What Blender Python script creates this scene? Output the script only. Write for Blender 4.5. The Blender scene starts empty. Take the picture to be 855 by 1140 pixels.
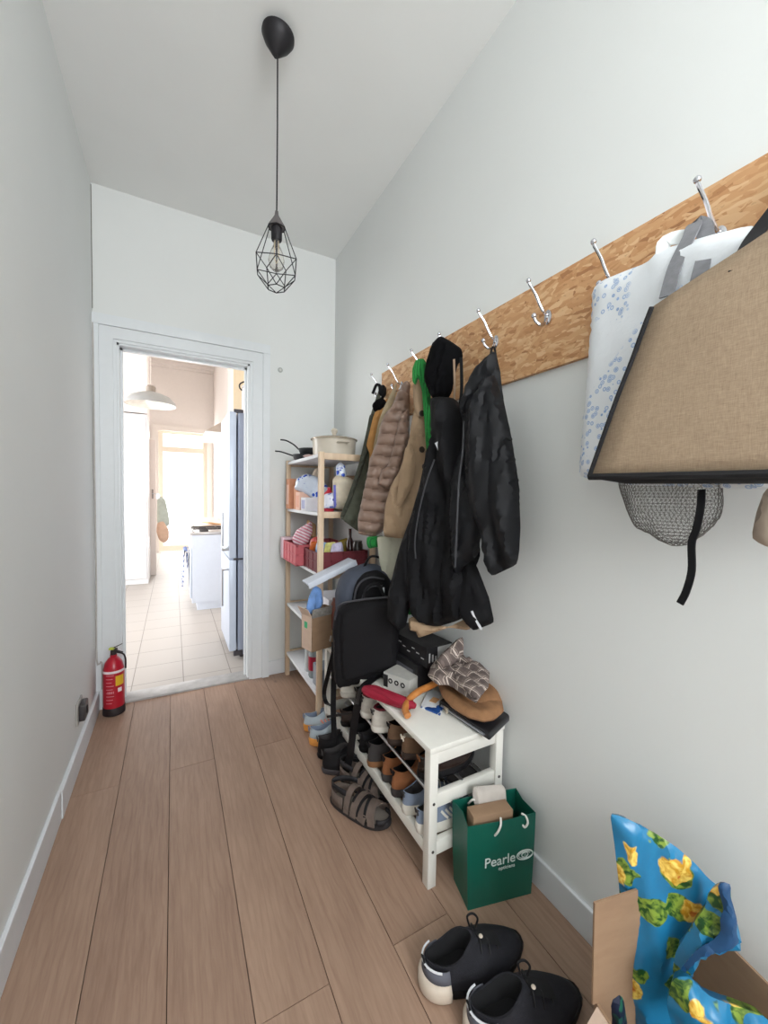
import bpy, bmesh, math, random
from mathutils import Vector, Matrix, noise
from mathutils.geometry import delaunay_2d_cdt
random.seed(7)
S = bpy.context.scene
COL = S.collection
PI = math.pi

# ------------------------------------------------------------------ camera
F, YAW, PIT, ROL, CH = 440.0, 0.49022, 0.040134, 0.016413, 1.352
FW = Vector((math.sin(YAW)*math.cos(PIT), math.cos(YAW)*math.cos(PIT), -math.sin(PIT)))
R0 = Vector((math.cos(YAW), -math.sin(YAW), 0)); U0 = R0.cross(FW)
RT = R0*math.cos(ROL) + U0*math.sin(ROL); UP = -R0*math.sin(ROL) + U0*math.cos(ROL)
CAM = Vector((0, 0, CH))
cd = bpy.data.cameras.new('camera'); cam = bpy.data.objects.new('camera', cd); COL.objects.link(cam)
m = Matrix((RT, UP, -FW)).transposed().to_4x4(); m.translation = CAM
cam.matrix_world = m
cd.sensor_fit = 'HORIZONTAL'; cd.sensor_width = 36; cd.lens = 36*F/855; cd.clip_start = .02
S.camera = cam

# ------------------------------------------------------------------ world, exposure, window lights, added hall fill
w = bpy.data.worlds.new('world'); S.world = w; w.use_nodes = True
w.node_tree.nodes['Background'].inputs[0].default_value = (.92, .96, 1, 1)
w.node_tree.nodes['Background'].inputs[1].default_value = 2.6
vs = S.view_settings
vs.view_transform = 'Standard'; vs.look = 'None'; vs.gamma = 1; vs.use_curve_mapping = False
vs.exposure = 0.14
def area(name, loc, rot, sx, sy, power, col):
    l = bpy.data.lights.new(name, 'AREA'); l.shape = 'RECTANGLE'; l.size = sx; l.size_y = sy
    l.energy = power; l.color = col
    o = bpy.data.objects.new(name, l); COL.objects.link(o); o.location = loc; o.rotation_euler = rot
    return o
area('daylight_garden_door', (.24, 10.62, 1.45), (-PI/2, 0, 0), 1.3, 2.9, 130, (1, .97, .94))
area('daylight_kitchen_window', (-2.02, 4.75, 1.75), (0, -PI/2, 0), 1.9, 2.2, 80, (1, .985, .97))
area('added_front_fill', (.35, -2.08, 2.15), (PI/2, 0, 0), 1.2, 1.35, 67, (.95, .975, 1))  # added fill light for the hall, unseen behind the camera

def ray(x, y): return FW + RT*((x-427.5)/F) - UP*((y-570)/F)
def atx(x, y, v): d = ray(x, y); return CAM + d*(v/d.x)
def aty(x, y, v): d = ray(x, y); return CAM + d*(v/d.y)
def atz(x, y, v): d = ray(x, y); return CAM + d*((v-CH)/d.z)
def atp(x, y, x0, y0, k):           # vertical plane  Y-y0 = k (X-x0)
    d = ray(x, y); t = (y0-k*x0)/(d.y-k*d.x); return CAM + d*t

# ------------------------------------------------------------------ materials
MATS = {}
class NT:
    def __init__(s, name):
        s.m = bpy.data.materials.new(name); s.m.use_nodes = True; s.t = s.m.node_tree; s.n = s.t.nodes
        s.b = s.n['Principled BSDF']; s._c = None
    def node(s, typ, **kw):
        n = s.n.new(typ)
        for k, v in kw.items(): setattr(n, k, v)
        return n
    def link(s, a, b): s.t.links.new(a, b)
    def co(s, scale=(1, 1, 1), rot=(0, 0, 0)):
        tc = s.node('ShaderNodeTexCoord'); mp = s.node('ShaderNodeMapping'); mp.inputs['Scale'].default_value = scale
        mp.inputs['Rotation'].default_value = rot
        s.link(tc.outputs['Object'], mp.inputs[0]); return mp.outputs[0]
    def noise(s, vec, scale, detail=4, rough=.5):
        n = s.node('ShaderNodeTexNoise'); n.inputs['Scale'].default_value = scale; n.inputs['Detail'].default_value = detail
        n.inputs['Roughness'].default_value = rough; s.link(vec, n.inputs['Vector']); return n.outputs['Fac']
    def ramp(s, fac, stops, interp='LINEAR'):
        r = s.node('ShaderNodeValToRGB'); r.color_ramp.interpolation = interp
        e = r.color_ramp.elements
        while len(e) < len(stops): e.new(.5)
        for el, (p, c) in zip(e, stops): el.position = p; el.color = (*c, 1) if len(c) == 3 else c
        s.link(fac, r.inputs[0]); return r.outputs[0]
    def mix(s, fac, a, b, mode='MIX'):
        n = s.node('ShaderNodeMix', data_type='RGBA', blend_type=mode)
        for sock, v in ((n.inputs[0], fac), (n.inputs[6], a), (n.inputs[7], b)):
            if hasattr(v, 'is_linked'): s.link(v, sock)
            elif isinstance(v, (int, float)): sock.default_value = v
            else: sock.default_value = (*v, 1)
        return n.outputs[2]
    def math(s, op, a, b=None):
        n = s.node('ShaderNodeMath', operation=op)
        for i, v in enumerate((a, b)):
            if v is None: continue
            if hasattr(v, 'is_linked'): s.link(v, n.inputs[i])
            else: n.inputs[i].default_value = v
        return n.outputs[0]
    def bump(s, h, st=.3, d=.002):
        n = s.node('ShaderNodeBump'); n.inputs['Strength'].default_value = st; n.inputs['Distance'].default_value = d
        s.link(h, n.inputs['Height']); s.link(n.outputs[0], s.b.inputs['Normal'])
    def col(s, c):
        if hasattr(c, 'is_linked'): s.link(c, s.b.inputs['Base Color'])
        else: s.b.inputs['Base Color'].default_value = (*c, 1)
def srgb(r, g, b):
    f = lambda c: (c/255/12.92) if c <= 10 else ((c/255+.055)/1.055)**2.4
    return (f(r), f(g), f(b))
def M(name, rgb, rough=.6, metal=0, var=.06, nscale=20, bump=0, bscale=200, spec=None, sheen=0, trans=0, alpha=None):
    if name in MATS: return MATS[name]
    t = NT(name); c = srgb(*rgb); v = t.co()
    if var:
        f = t.noise(v, nscale); lo = tuple(x*(1-var*1.6) for x in c); hi = tuple(min(1, x*(1+var)) for x in c)
        t.col(t.ramp(f, [(.3, lo), (.7, hi)]))
    else: t.col(c)
    t.b.inputs['Roughness'].default_value = rough; t.b.inputs['Metallic'].default_value = metal
    if spec is not None: t.b.inputs['Specular IOR Level'].default_value = spec
    if sheen: t.b.inputs['Sheen Weight'].default_value = sheen
    if trans: t.b.inputs['Transmission Weight'].default_value = trans
    if alpha is not None: t.b.inputs['Alpha'].default_value = alpha
    if bump: t.bump(t.noise(v, bscale, 3), bump)
    MATS[name] = t.m; return t.m

wall_m = M('wall_paint', (226, 228, 226), .75, var=.012, nscale=1.5, bump=.12, bscale=60)
ceil_m = M('ceiling_paint', (243, 244, 242), .8, var=.012, nscale=2, bump=.1, bscale=40)
trim_m = M('trim_gloss_white', (224, 228, 230), .35, var=.01)
base_m = M('baseboard_white', (222, 225, 228), .45, var=.02, nscale=8)
kwall_m = M('kitchen_wall_paint', (248, 242, 238), .8, var=.01)
kwhite_m = M('kitchen_white', (242, 242, 244), .4, var=.01)
bench_m = M('bench_white_lacquer', (232, 230, 222), .35, var=.015)
pine_m = None
def wood(name, a, b, scale=(1, 1, 1), rough=.5, s=18, bump=.1):
    t = NT(name); v = t.co(scale)
    f = t.noise(v, s, 6, .6); t.col(t.ramp(f, [(.3, srgb(*a)), (.7, srgb(*b))]))
    t.b.inputs['Roughness'].default_value = rough; t.bump(f, bump); MATS[name] = t.m; return t.m
pine_m = wood('pine', (205, 178, 148), (228, 204, 176), (8, 8, .6), .5, 4)
handle_wood = wood('bamboo_handle', (168, 100, 44), (206, 138, 74), (1, 1, 1), .35, 14)
card_m = wood('cardboard', (146, 117, 92), (158, 129, 102), (1, 1, 3), .85, 9, .03)
cardl_m = wood('cardboard_light', (212, 186, 166), (222, 197, 178), (1, 1, 3), .85, 9, .03)
chrome = M('polished_chrome', (200, 200, 205), .12, 1, var=0)
steel = M('steel_rod', (210, 212, 216), .3, 1, var=0)
dark_metal = M('black_powder_coat', (30, 28, 32), .5, .3, var=.05)

def floor_mat():
    t = NT('oak_planks')
    at = t.node('ShaderNodeAttribute', attribute_name='plank'); tc = t.node('ShaderNodeTexCoord')
    add = t.node('ShaderNodeVectorMath', operation='ADD'); t.link(tc.outputs['Object'], add.inputs[0])
    sc = t.node('ShaderNodeVectorMath', operation='SCALE'); sc.inputs['Scale'].default_value = 37.0
    t.link(at.outputs['Vector'], sc.inputs[0]); t.link(sc.outputs[0], add.inputs[1])
    mp = t.node('ShaderNodeMapping'); mp.inputs['Scale'].default_value = (1, .07, 1); t.link(add.outputs[0], mp.inputs[0])
    mp2 = t.node('ShaderNodeMapping'); mp2.inputs['Scale'].default_value = (1, .22, 1); t.link(add.outputs[0], mp2.inputs[0])
    fine = t.noise(mp.outputs[0], 90, 5, .65); big = t.noise(mp2.outputs[0], 9, 4, .6)
    wv = t.node('ShaderNodeTexWave', wave_type='BANDS', bands_direction='X'); t.link(mp2.outputs[0], wv.inputs['Vector'])
    wv.inputs['Scale'].default_value = 13; wv.inputs['Distortion'].default_value = 9; wv.inputs['Detail'].default_value = 3; wv.inputs['Detail Scale'].default_value = 1.2
    c = t.ramp(big, [(.25, srgb(140, 110, 92)), (.55, srgb(162, 131, 111)), (.8, srgb(178, 148, 127))])
    c = t.mix(.35, c, t.ramp(fine, [(.3, srgb(122, 94, 78)), (.65, srgb(180, 152, 130))]))
    c = t.mix(t.math('MULTIPLY', t.ramp(wv.outputs['Fac'], [(.0, (1, 1, 1)), (.25, (0, 0, 0))]), .22), c, srgb(120, 88, 68))
    # knots
    vo = t.node('ShaderNodeTexVoronoi'); vo.inputs['Scale'].default_value = 2.3; mp3 = t.node('ShaderNodeMapping'); mp3.inputs['Scale'].default_value = (1.6, .75, 1)
    t.link(add.outputs[0], mp3.inputs[0]); t.link(mp3.outputs[0], vo.inputs['Vector'])
    kn = t.ramp(vo.outputs['Distance'], [(.015, (1, 1, 1)), (.06, (0, 0, 0))])
    c = t.mix(t.math('MULTIPLY', kn, .75), c, srgb(72, 52, 44))
    c = t.mix(.22, c, t.ramp(at.outputs['Fac'], [(0, srgb(124, 98, 82)), (1, srgb(188, 160, 138))]))
    t.col(c); t.b.inputs['Roughness'].default_value = .5; t.bump(fine, .12); return t.m
oak_m = floor_mat()

def osb_mat():
    t = NT('osb_strand_board'); 
    n0 = t.co((1, 1, 1)); nz = t.node('ShaderNodeTexNoise'); nz.inputs['Scale'].default_value = 14; t.link(n0, nz.inputs['Vector'])
    layers = None
    for i, (ang, sc, st) in enumerate(((.35, 26, (1, .34, 1)), (-.55, 31, (1, .36, 1)), (1.2, 24, (1, .3, 1)))):
        v = t.co(st, (ang, 0, 0)); ad = t.node('ShaderNodeVectorMath', operation='ADD'); t.link(v, ad.inputs[0])
        s2 = t.node('ShaderNodeVectorMath', operation='SCALE'); s2.inputs['Scale'].default_value = .035; t.link(nz.outputs['Color'], s2.inputs[0]); t.link(s2.outputs[0], ad.inputs[1])
        vo = t.node('ShaderNodeTexVoronoi'); vo.inputs['Scale'].default_value = sc*3.2; t.link(ad.outputs[0], vo.inputs['Vector'])
        sep = t.node('ShaderNodeSeparateColor'); t.link(vo.outputs['Color'], sep.inputs[0])
        c = t.ramp(sep.outputs[0], [(0, srgb(160, 110, 70)), (.1, srgb(190, 138, 92)), (.6, srgb(206, 158, 112)), (1, srgb(222, 184, 140))])
        if layers is None: layers = c; h = sep.outputs[0]
        else: layers = t.mix(t.ramp(sep.outputs[1], [(.5, (0, 0, 0)), (.55, (1, 1, 1))]), layers, c)
    f = t.noise(t.co((1, .4, 1), (.4, 0, 0)), 90, 4, .7)
    layers = t.mix(t.math('MULTIPLY', t.ramp(f, [(.62, (0, 0, 0)), (.72, (1, 1, 1))]), .5), layers, srgb(120, 72, 38))
    t.col(layers); t.b.inputs['Roughness'].default_value = .55; t.bump(h, .25); return t.m
osb_m = osb_mat()

def plaid_mat():
    t = NT('plaid_cloth'); tc = t.co(); sp = t.node('ShaderNodeSeparateXYZ')
    ad = t.node('ShaderNodeVectorMath', operation='ADD'); nz = t.node('ShaderNodeTexNoise'); nz.inputs['Scale'].default_value = 7; t.link(tc, nz.inputs['Vector'])
    s2 = t.node('ShaderNodeVectorMath', operation='SCALE'); s2.inputs['Scale'].default_value = .018; t.link(nz.outputs['Color'], s2.inputs[0])
    t.link(tc, ad.inputs[0]); t.link(s2.outputs[0], ad.inputs[1]); t.link(ad.outputs[0], sp.inputs[0])
    u = t.math('ADD', sp.outputs[0], t.math('MULTIPLY', sp.outputs[2], .5)); v = t.math('SUBTRACT', sp.outputs[1], t.math('MULTIPLY', sp.outputs[2], .6))
    def line(x, per, wd, off=0):
        fr = t.math('FRACT', t.math('ADD', t.math('DIVIDE', x, per), off)); return t.math('LESS_THAN', fr, wd)
    base = srgb(122, 108, 102)
    c = t.mix(t.math('MULTIPLY', line(u, .05, .4), .45), base, srgb(84, 72, 70)); c = t.mix(t.math('MULTIPLY', line(v, .05, .4), .45), c, srgb(84, 72, 70))
    for x in (u, v):
        c = t.mix(t.math('MULTIPLY', line(x, .05, .07, .5), .8), c, srgb(226, 212, 200)); c = t.mix(t.math('MULTIPLY', line(x, .05, .05, .34), .6), c, srgb(200, 184, 172))
    t.col(c); t.b.inputs['Roughness'].default_value = .9; t.bump(t.noise(tc, 300, 2), .3); return t.m
plaid_m = plaid_mat()

def floral_mat():
    t = NT('floral_oilcloth'); v = t.co((1, 1, 1)); nz = t.node('ShaderNodeTexNoise'); nz.inputs['Scale'].default_value = 22; t.link(v, nz.inputs['Vector'])
    s2 = t.node('ShaderNodeVectorMath', operation='SCALE'); s2.inputs['Scale'].default_value = .045; t.link(nz.outputs['Color'], s2.inputs[0])
    ad = t.node('ShaderNodeVectorMath', operation='ADD'); t.link(v, ad.inputs[0]); t.link(s2.outputs[0], ad.inputs[1])
    c = t.mix(t.noise(v, 6), srgb(20, 98, 144), srgb(44, 138, 182))
    def blob(scale, th, off, a, b, base, sel=.5, soft=.03):
        vo = t.node('ShaderNodeTexVoronoi'); vo.inputs['Scale'].default_value = scale; mp = t.node('ShaderNodeMapping'); mp.inputs['Location'].default_value = off
        t.link(ad.outputs[0], mp.inputs[0]); t.link(mp.outputs[0], vo.inputs['Vector'])
        sp = t.node('ShaderNodeSeparateColor'); t.link(vo.outputs['Color'], sp.inputs[0])
        msk = t.math('MULTIPLY', t.ramp(vo.outputs['Distance'], [(th, (1, 1, 1)), (th+soft, (0, 0, 0))]), t.math('GREATER_THAN', sp.outputs[0], sel))
        d = t.ramp(t.noise(ad.outputs[0], 75, 2), [(.4, srgb(*a)), (.6, srgb(*b))])
        return t.mix(msk, base, d)
    c = blob(17, .5, (.3, .1, .7), (30, 78, 36), (134, 160, 62), c, .45)
    c = blob(11, .30, (.31, .12, .02), (206, 150, 40), (246, 214, 110), c, .45)
    c = blob(11, .12, (.31, .12, .02), (190, 90, 30), (220, 140, 60), c, .45)
    c = blob(9, .24, (.62, .4, .33), (104, 20, 44), (212, 110, 130), c, .62)
    t.col(c); t.b.inputs['Roughness'].default_value = .3; return t.m
floral_m = floral_mat()

def print_mat(name, base, ink, scale=30, th=.45, rough=.3, trans=.0, stretch=(1, 1, 1), ring=True):
    t = NT(name); v = t.co(stretch); vo = t.node('ShaderNodeTexVoronoi'); vo.inputs['Scale'].default_value = scale; t.link(v, vo.inputs['Vector'])
    big = t.noise(v, 4.2, 1); m1 = t.ramp(big, [(.46, (0, 0, 0)), (.49, (1, 1, 1))])
    d = vo.outputs['Distance']
    rr = t.ramp(d, [(0, (0, 0, 0)), (.18, (1, 1, 1)), (.24, (0, 0, 0)), (.36, (1, 1, 1)), (.42, (0, 0, 0))]) if ring else t.ramp(d, [(th, (1, 1, 1)), (th+.05, (0, 0, 0))])
    c = t.mix(t.math('MULTIPLY', m1, rr), srgb(*base), srgb(*ink)); t.col(c); t.b.inputs['Roughness'].default_value = rough
    t.bump(t.noise(v, 25, 3), .5, .006); MATS[name] = t.m; return t.m
white_print = print_mat('white_plastic_blue_snowflakes', (232, 236, 240), (120, 160, 210), 60)
bread_print = print_mat('bread_bag_blue_print', (215, 225, 240), (40, 80, 190), 38, .42, .25, ring=False)
pink_stripe = None
def stripe_mat(name, a, b, per, axis=2, w=.5, rough=.5, skew=0):
    t = NT(name); sp = t.node('ShaderNodeSeparateXYZ'); t.link(t.co(), sp.inputs[0])
    x = t.math('ADD', sp.outputs[axis], t.math('MULTIPLY', sp.outputs[(axis+1) % 3], skew))
    c = t.mix(t.math('LESS_THAN', t.math('FRACT', t.math('DIVIDE', x, per)), w), srgb(*b), srgb(*a)); t.col(c)
    t.b.inputs['Roughness'].default_value = rough; MATS[name] = t.m; return t.m
pink_stripe = stripe_mat('pink_striped_plastic', (214, 130, 150), (240, 222, 228), .022, 2, .5, .35, .5)
def grid_mat(name, base, line, per, wd, axes, off=(0, 0, 0), rough=.3):
    t = NT(name); sp = t.node('ShaderNodeSeparateXYZ'); t.link(t.co(), sp.inputs[0]); c = srgb(*base)
    for a in axes:
        c = t.mix(t.math('LESS_THAN', t.math('FRACT', t.math('DIVIDE', t.math('ADD', sp.outputs[a], 100*per[a]-off[a]), per[a])), wd/per[a]), c, srgb(*line))
    t.col(c); t.b.inputs['Roughness'].default_value = rough; MATS[name] = t.m; return t.m
ktile_m = grid_mat('kitchen_floor_tile', (178, 172, 166), (132, 126, 120), (.32, .32, 1), .006, (0, 1), (.042, .02, 0), .55)
wtile_m = grid_mat('kitchen_wall_tile', (238, 228, 222), (196, 180, 172), (1, .15, .15), .008, (1, 2), rough=.25)
towel_m = grid_mat('checked_towel', (220, 226, 240), (120, 136, 180), (.06, .06, .06), .02, (0, 2), rough=.9)

# ------------------------------------------------------------------ mesh builder
def perp(d):
    a = Vector((0, 0, 1)) if abs(d.z) < .9 else Vector((1, 0, 0)); return d.cross(a).normalized()
class MB:
    def __init__(s): s.b = bmesh.new(); s.mi = 0
    def _f(s, vs):
        try: f = s.b.faces.new(vs); f.material_index = s.mi; return f
        except ValueError: return None
    def box(s, lo, hi, mat=None, bev=0):
        lo = Vector(lo); hi = Vector(hi)
        P = [Vector((x, y, z)) for z in (lo.z, hi.z) for y in (lo.y, hi.y) for x in (lo.x, hi.x)]
        if mat is not None: P = [mat @ p for p in P]
        v = [s.b.verts.new(p) for p in P]; fs = []
        for q in ((0, 2, 3, 1), (4, 5, 7, 6), (0, 1, 5, 4), (2, 6, 7, 3), (0, 4, 6, 2), (1, 3, 7, 5)): fs.append(s._f([v[i] for i in q]))
        if bev:
            es = list({e for f in fs for e in f.edges}); r = bmesh.ops.bevel(s.b, geom=es, offset=bev, segments=2, affect='EDGES', profile=.5)
            for f in r['faces']: f.material_index = s.mi
        return s
    def hull(s, bot, top):     # prism between two polygons of equal count
        a = [s.b.verts.new(p) for p in bot]; b = [s.b.verts.new(p) for p in top]; n = len(a)
        for i in range(n): s._f([a[i], a[(i+1) % n], b[(i+1) % n], b[i]])
        s._f(a[::-1]); s._f(b); return s
    def rings(s, rings, cap0=True, cap1=True, closed=True):
        V = [[s.b.verts.new(p) for p in r] for r in rings]
        for a, b in zip(V, V[1:]):
            n = len(a)
            for i in range(n if closed else n-1): s._f([a[i], a[(i+1) % n], b[(i+1) % n], b[i]])
        if cap0: s._f(V[0][::-1])
        if cap1: s._f(V[-1])
        return s
    def tube(s, pts, r, n=10, flat=1, cap=True):
        pts = [Vector(p) for p in pts]; rs = r if isinstance(r, (list, tuple)) else [r]*len(pts); R = []
        d0 = (pts[1]-pts[0]).normalized(); a = perp(d0)
        for i, p in enumerate(pts):
            d = (pts[min(i+1, len(pts)-1)]-pts[max(i-1, 0)])
            d = d.normalized() if d.length > 1e-9 else d0
            a = (a-d*a.dot(d)); a = a.normalized() if a.length > 1e-6 else perp(d); b = d.cross(a)
            R.append([p + a*math.cos(2*PI*k/n)*rs[i] + b*math.sin(2*PI*k/n)*rs[i]*flat for k in range(n)])
        return s.rings(R, cap, cap)
    def ribbon(s, pts, wdir, wd, th=.002):
        pts = [Vector(p) for p in pts]; R = []
        for i, p in enumerate(pts):
            d = (pts[min(i+1, len(pts)-1)]-pts[max(i-1, 0)]).normalized(); wv = wdir[i] if isinstance(wdir, list) else wdir
            wv = Vector(wv); wv = (wv-d*wv.dot(d)).normalized(); nn = d.cross(wv)
            R.append([p-wv*wd/2-nn*th/2, p+wv*wd/2-nn*th/2, p+wv*wd/2+nn*th/2, p-wv*wd/2+nn*th/2])
        return s.rings(R)
    def lathe(s, prof, c=(0, 0, 0), n=32, axis='z', cap0=True, cap1=True, sc=(1, 1), mat=None):
        c = Vector(c); R = []
        for r, z in prof:
            ring = []
            for k in range(n):
                a = 2*PI*k/n; x, y = r*math.cos(a)*sc[0], r*math.sin(a)*sc[1]
                p = Vector((x, y, z)) if axis == 'z' else (Vector((z, x, y)) if axis == 'x' else Vector((y, z, x)))
                if mat is not None: p = mat @ p
                ring.append(c+p)
            R.append(ring)
        return s.rings(R, cap0, cap1)
    def sphere(s, c, r, n=14, sc=(1, 1, 1)):
        c = Vector(c); R = []
        for i in range(1, n):
            t = PI*i/n; R.append([c+Vector((r*sc[0]*math.sin(t)*math.cos(2*PI*k/(n*2)), r*sc[1]*math.sin(t)*math.sin(2*PI*k/(n*2)), -r*sc[2]*math.cos(t))) for k in range(n*2)])
        return s.rings(R)
    def inflate(s, poly, O, U, V, th, rad=.05, step=.014, fold=None, back=1.0, seed=0, disp=.004):
        """pillow-like solid from 2D outline poly (u,v) in plane O,U,V; fold(u,v)->extra offset along normal"""
        U = Vector(U).normalized(); V = Vector(V).normalized(); N = U.cross(V)
        P = [Vector(p) for p in poly]
        if sum(P[i].x*P[(i+1) % len(P)].y-P[(i+1) % len(P)].x*P[i].y for i in range(len(P))) < 0: P.reverse()
        B = []
        for i, p in enumerate(P):
            q = P[(i+1) % len(P)]; k = max(1, int((q-p).length/step))
            for j in range(k): B.append(p.lerp(q, j/k))
        # light smoothing of outline
        for _ in range(1): B = [(B[i-1]+B[i]*3+B[(i+1) % len(B)])/5 for i in range(len(B))]
        nb = len(B)
        def inside(p):
            c = False; j = nb-1
            for i in range(nb):
                a, b = B[i], B[j]
                if (a.y > p.y) != (b.y > p.y) and p.x < (b.x-a.x)*(p.y-a.y)/(b.y-a.y)+a.x: c = not c
                j = i
            return c
        def dist(p):
            m = 9
            for i in range(nb):
                a = B[i]; d = B[(i+1) % nb]-a; L = d.length_squared
                t = 0 if L == 0 else max(0, min(1, (p-a).dot(d)/L)); m = min(m, (p-a-d*t).length)
            return m
        x0 = min(p.x for p in B); x1 = max(p.x for p in B); y0 = min(p.y for p in B); y1 = max(p.y for p in B)
        I = []; D = []; row = 0; y = y0+step*.5
        while y < y1:
            x = x0+step*(.5 if row % 2 else .25)
            while x < x1:
                p = Vector((x, y))
                if inside(p):
                    d = dist(p)
                    if d > step*.45: I.append(p); D.append(d)
                x += step
            y += step*.866; row += 1
        pts = B+I; D = [0.0]*nb+D
        vv, ee, ff, ov, oe, of = delaunay_2d_cdt(pts, [(i, (i+1) % nb) for i in range(nb)], [], 1, 1e-6)
        def pos(i, sgn):
            src = ov[i][0] if ov[i] else None; p = vv[i]; d = D[src] if src is not None else 0
            q = min(1, d/rad); h = math.sqrt(max(0, 1-(1-q)**2))
            off = th/2*h*(1 if sgn > 0 else back)
            if h > 0 and fold and sgn > 0: off += fold(p.x, p.y)*min(1, h*1.4)
            if h > 0: off += noise.noise(Vector((p.x*14+seed, p.y*14, sgn*3.1+seed)))*disp*h
            return Vector(O)+U*p.x+V*p.y+N*(off*sgn)
        fr = [s.b.verts.new(pos(i, 1)) for i in range(len(vv))]
        bk = [fr[i] if (ov[i] and ov[i][0] < nb) else s.b.verts.new(pos(i, -1)) for i in range(len(vv))]
        for f in ff:
            s._f([fr[i] for i in f]); s._f([bk[i] for i in reversed(f)])
        return s
    def build(s, name, mat, parent=None, smooth=True, local=False, sub=0, ang=40):
        bmesh.ops.dissolve_degenerate(s.b, dist=1e-7, edges=s.b.edges)
        bmesh.ops.recalc_face_normals(s.b, faces=s.b.faces)
        me = bpy.data.meshes.new(name); 
        o = bpy.data.objects.new(name, me); COL.objects.link(o)
        off = Vector((0, 0, 0))
        if parent is not None:
            o.parent = parent
            if not local:
                off = wloc(parent)
        elif not local:
            vs = [v.co for v in s.b.verts]
            off = Vector(((min(v.x for v in vs)+max(v.x for v in vs))/2, (min(v.y for v in vs)+max(v.y for v in vs))/2, min(v.z for v in vs)))
            o.location = off
        for v in s.b.verts: v.co -= off
        s.b.to_mesh(me); s.b.free()
        for q in (mat if isinstance(mat, (list, tuple)) else [mat]): me.materials.append(q)
        if smooth:
            for p in me.polygons: p.use_smooth = True
            me.set_sharp_from_angle(angle=math.radians(ang))
        if sub: md = o.modifiers.new('subdivision', 'SUBSURF'); md.levels = sub; md.render_levels = sub
        return o
def wloc(o):
    v = Vector((0, 0, 0))
    while o is not None: v += o.location; o = o.parent
    return v
def tag(o, label=None, cat=None, group=None, kind=None):
    if label: o['label'] = label
    if cat: o['category'] = cat
    if group: o['group'] = group
    if kind: o['kind'] = kind
    return o
def thing(name, label, cat, loc=(0, 0, 0), group=None):
    o = bpy.data.objects.new(name, None); COL.objects.link(o); o.location = loc; o.empty_display_size = .05
    return tag(o, label, cat, group)
def dup(o, loc=None, rot=None, label=None, parent=None, mats=None):
    c = o.copy(); COL.objects.link(c); c.parent = parent
    if loc is not None: c.location = loc
    if rot is not None: c.rotation_euler = rot
    if label: c['label'] = label
    for ch in list(o.children): dup(ch, parent=c)
    return c
def struct(o): o['kind'] = 'structure'; return o
def bez(pts, n=8):      # catmull-rom through points
    P = [Vector(p) for p in pts]; P = [P[0]*2-P[1]]+P+[P[-1]*2-P[-2]]; out = []
    for i in range(1, len(P)-2):
        for j in range(n):
            t = j/n; a, b, c, d = P[i-1:i+3]
            out.append(.5*((2*b)+(c-a)*t+(2*a-5*b+4*c-d)*t*t+(3*b-a-3*c+d)*t**3))
    return out+[P[-2]]
def rotm(loc, rz=0, rx=0, ry=0):
    return Matrix.Translation(loc) @ Matrix.Rotation(rz, 4, 'Z') @ Matrix.Rotation(ry, 4, 'Y') @ Matrix.Rotation(rx, 4, 'X')

# ------------------------------------------------------------------ the hall
XL, XR, D, ZC, YB = -.424, 1.122, 2.966, 3.181, -2.1
T = .12; DT = .13; KY = D+DT; DX0, DX1, DZ = -.303, .483, 2.268
KX0, KX1, KYE, KZ = -2.1, .85, 10.3, 4.3
# floor boards
fb = MB(); lay = fb.b.loops.layers.float_color.new('plank')
xs = [-.424, -.225, -.021, .18, .376, .579, .78, .98, 1.122]
for i in range(8):
    ys = [-1.95, -.17, 2.13, D] if i % 2 == 0 else [-1.95, -1.32, .98, D]
    for a, b in zip(ys, ys[1:]):
        n0 = len(fb.b.faces); fb.b.faces.ensure_lookup_table()
        fb.box((xs[i]+.0012, a+.001, -.015), (xs[i+1]-.0012, b-.001, 0)); fb.b.faces.ensure_lookup_table()
        r = random.random(); g = random.random()
        for f in fb.b.faces[n0:]:
            for l in f.loops: l[lay] = (r, g, random.random()*0+r, 1)
n0 = len(fb.b.faces); fb.mi = 1; fb.box((XL, YB, -.05), (XR, D, -.012))
fl = fb.build('floor', [oak_m, M('board_gap_dark', (70, 48, 36), .9)], smooth=False); struct(fl)
struct(MB().box((XL-T, YB-T, ZC), (XR+T, D, ZC+.1)).build('ceiling', ceil_m, smooth=False))
struct(MB().box((XL-T, YB-T, -.05), (XL, D+DT, ZC)).build('wall_left', wall_m, smooth=False))
struct(MB().box((XR, YB-T, -.05), (XR+T, D+DT, ZC)).build('wall_right', wall_m, smooth=False))
b = MB(); b.box((XL, D, -.05), (DX0, KY, DZ)); b.box((DX1, D, -.05), (XR, KY, DZ)); b.box((XL, D, DZ), (XR, KY, ZC))
struct(b.build('wall_back', wall_m, smooth=False))
# wall behind the camera; its unseen window is added to carry the hall fill
b = MB(); b.box((XL, YB-T, -.05), (XR, YB, 1.4)); b.box((XL, YB-T, 2.9), (XR, YB, ZC)); b.box((XL, YB-T, 1.4), (-.3, YB, 2.9)); b.box((1.0, YB-T, 1.4), (XR, YB, 2.9))
struct(b.build('wall_front', wall_m, smooth=False))
b = MB()
for q in (((-.3, YB-.08, 1.4), (1.0, YB-.02, 1.46)), ((-.3, YB-.08, 2.84), (1.0, YB-.02, 2.9)), ((-.3, YB-.08, 1.46), (-.24, YB-.02, 2.84)), ((.94, YB-.08, 1.46), (1.0, YB-.02, 2.84))): b.box(*q)
wf = b.build('added_fill_window', trim_m, smooth=False); struct(wf)  # frame of the added window around the hall fill light
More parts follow.
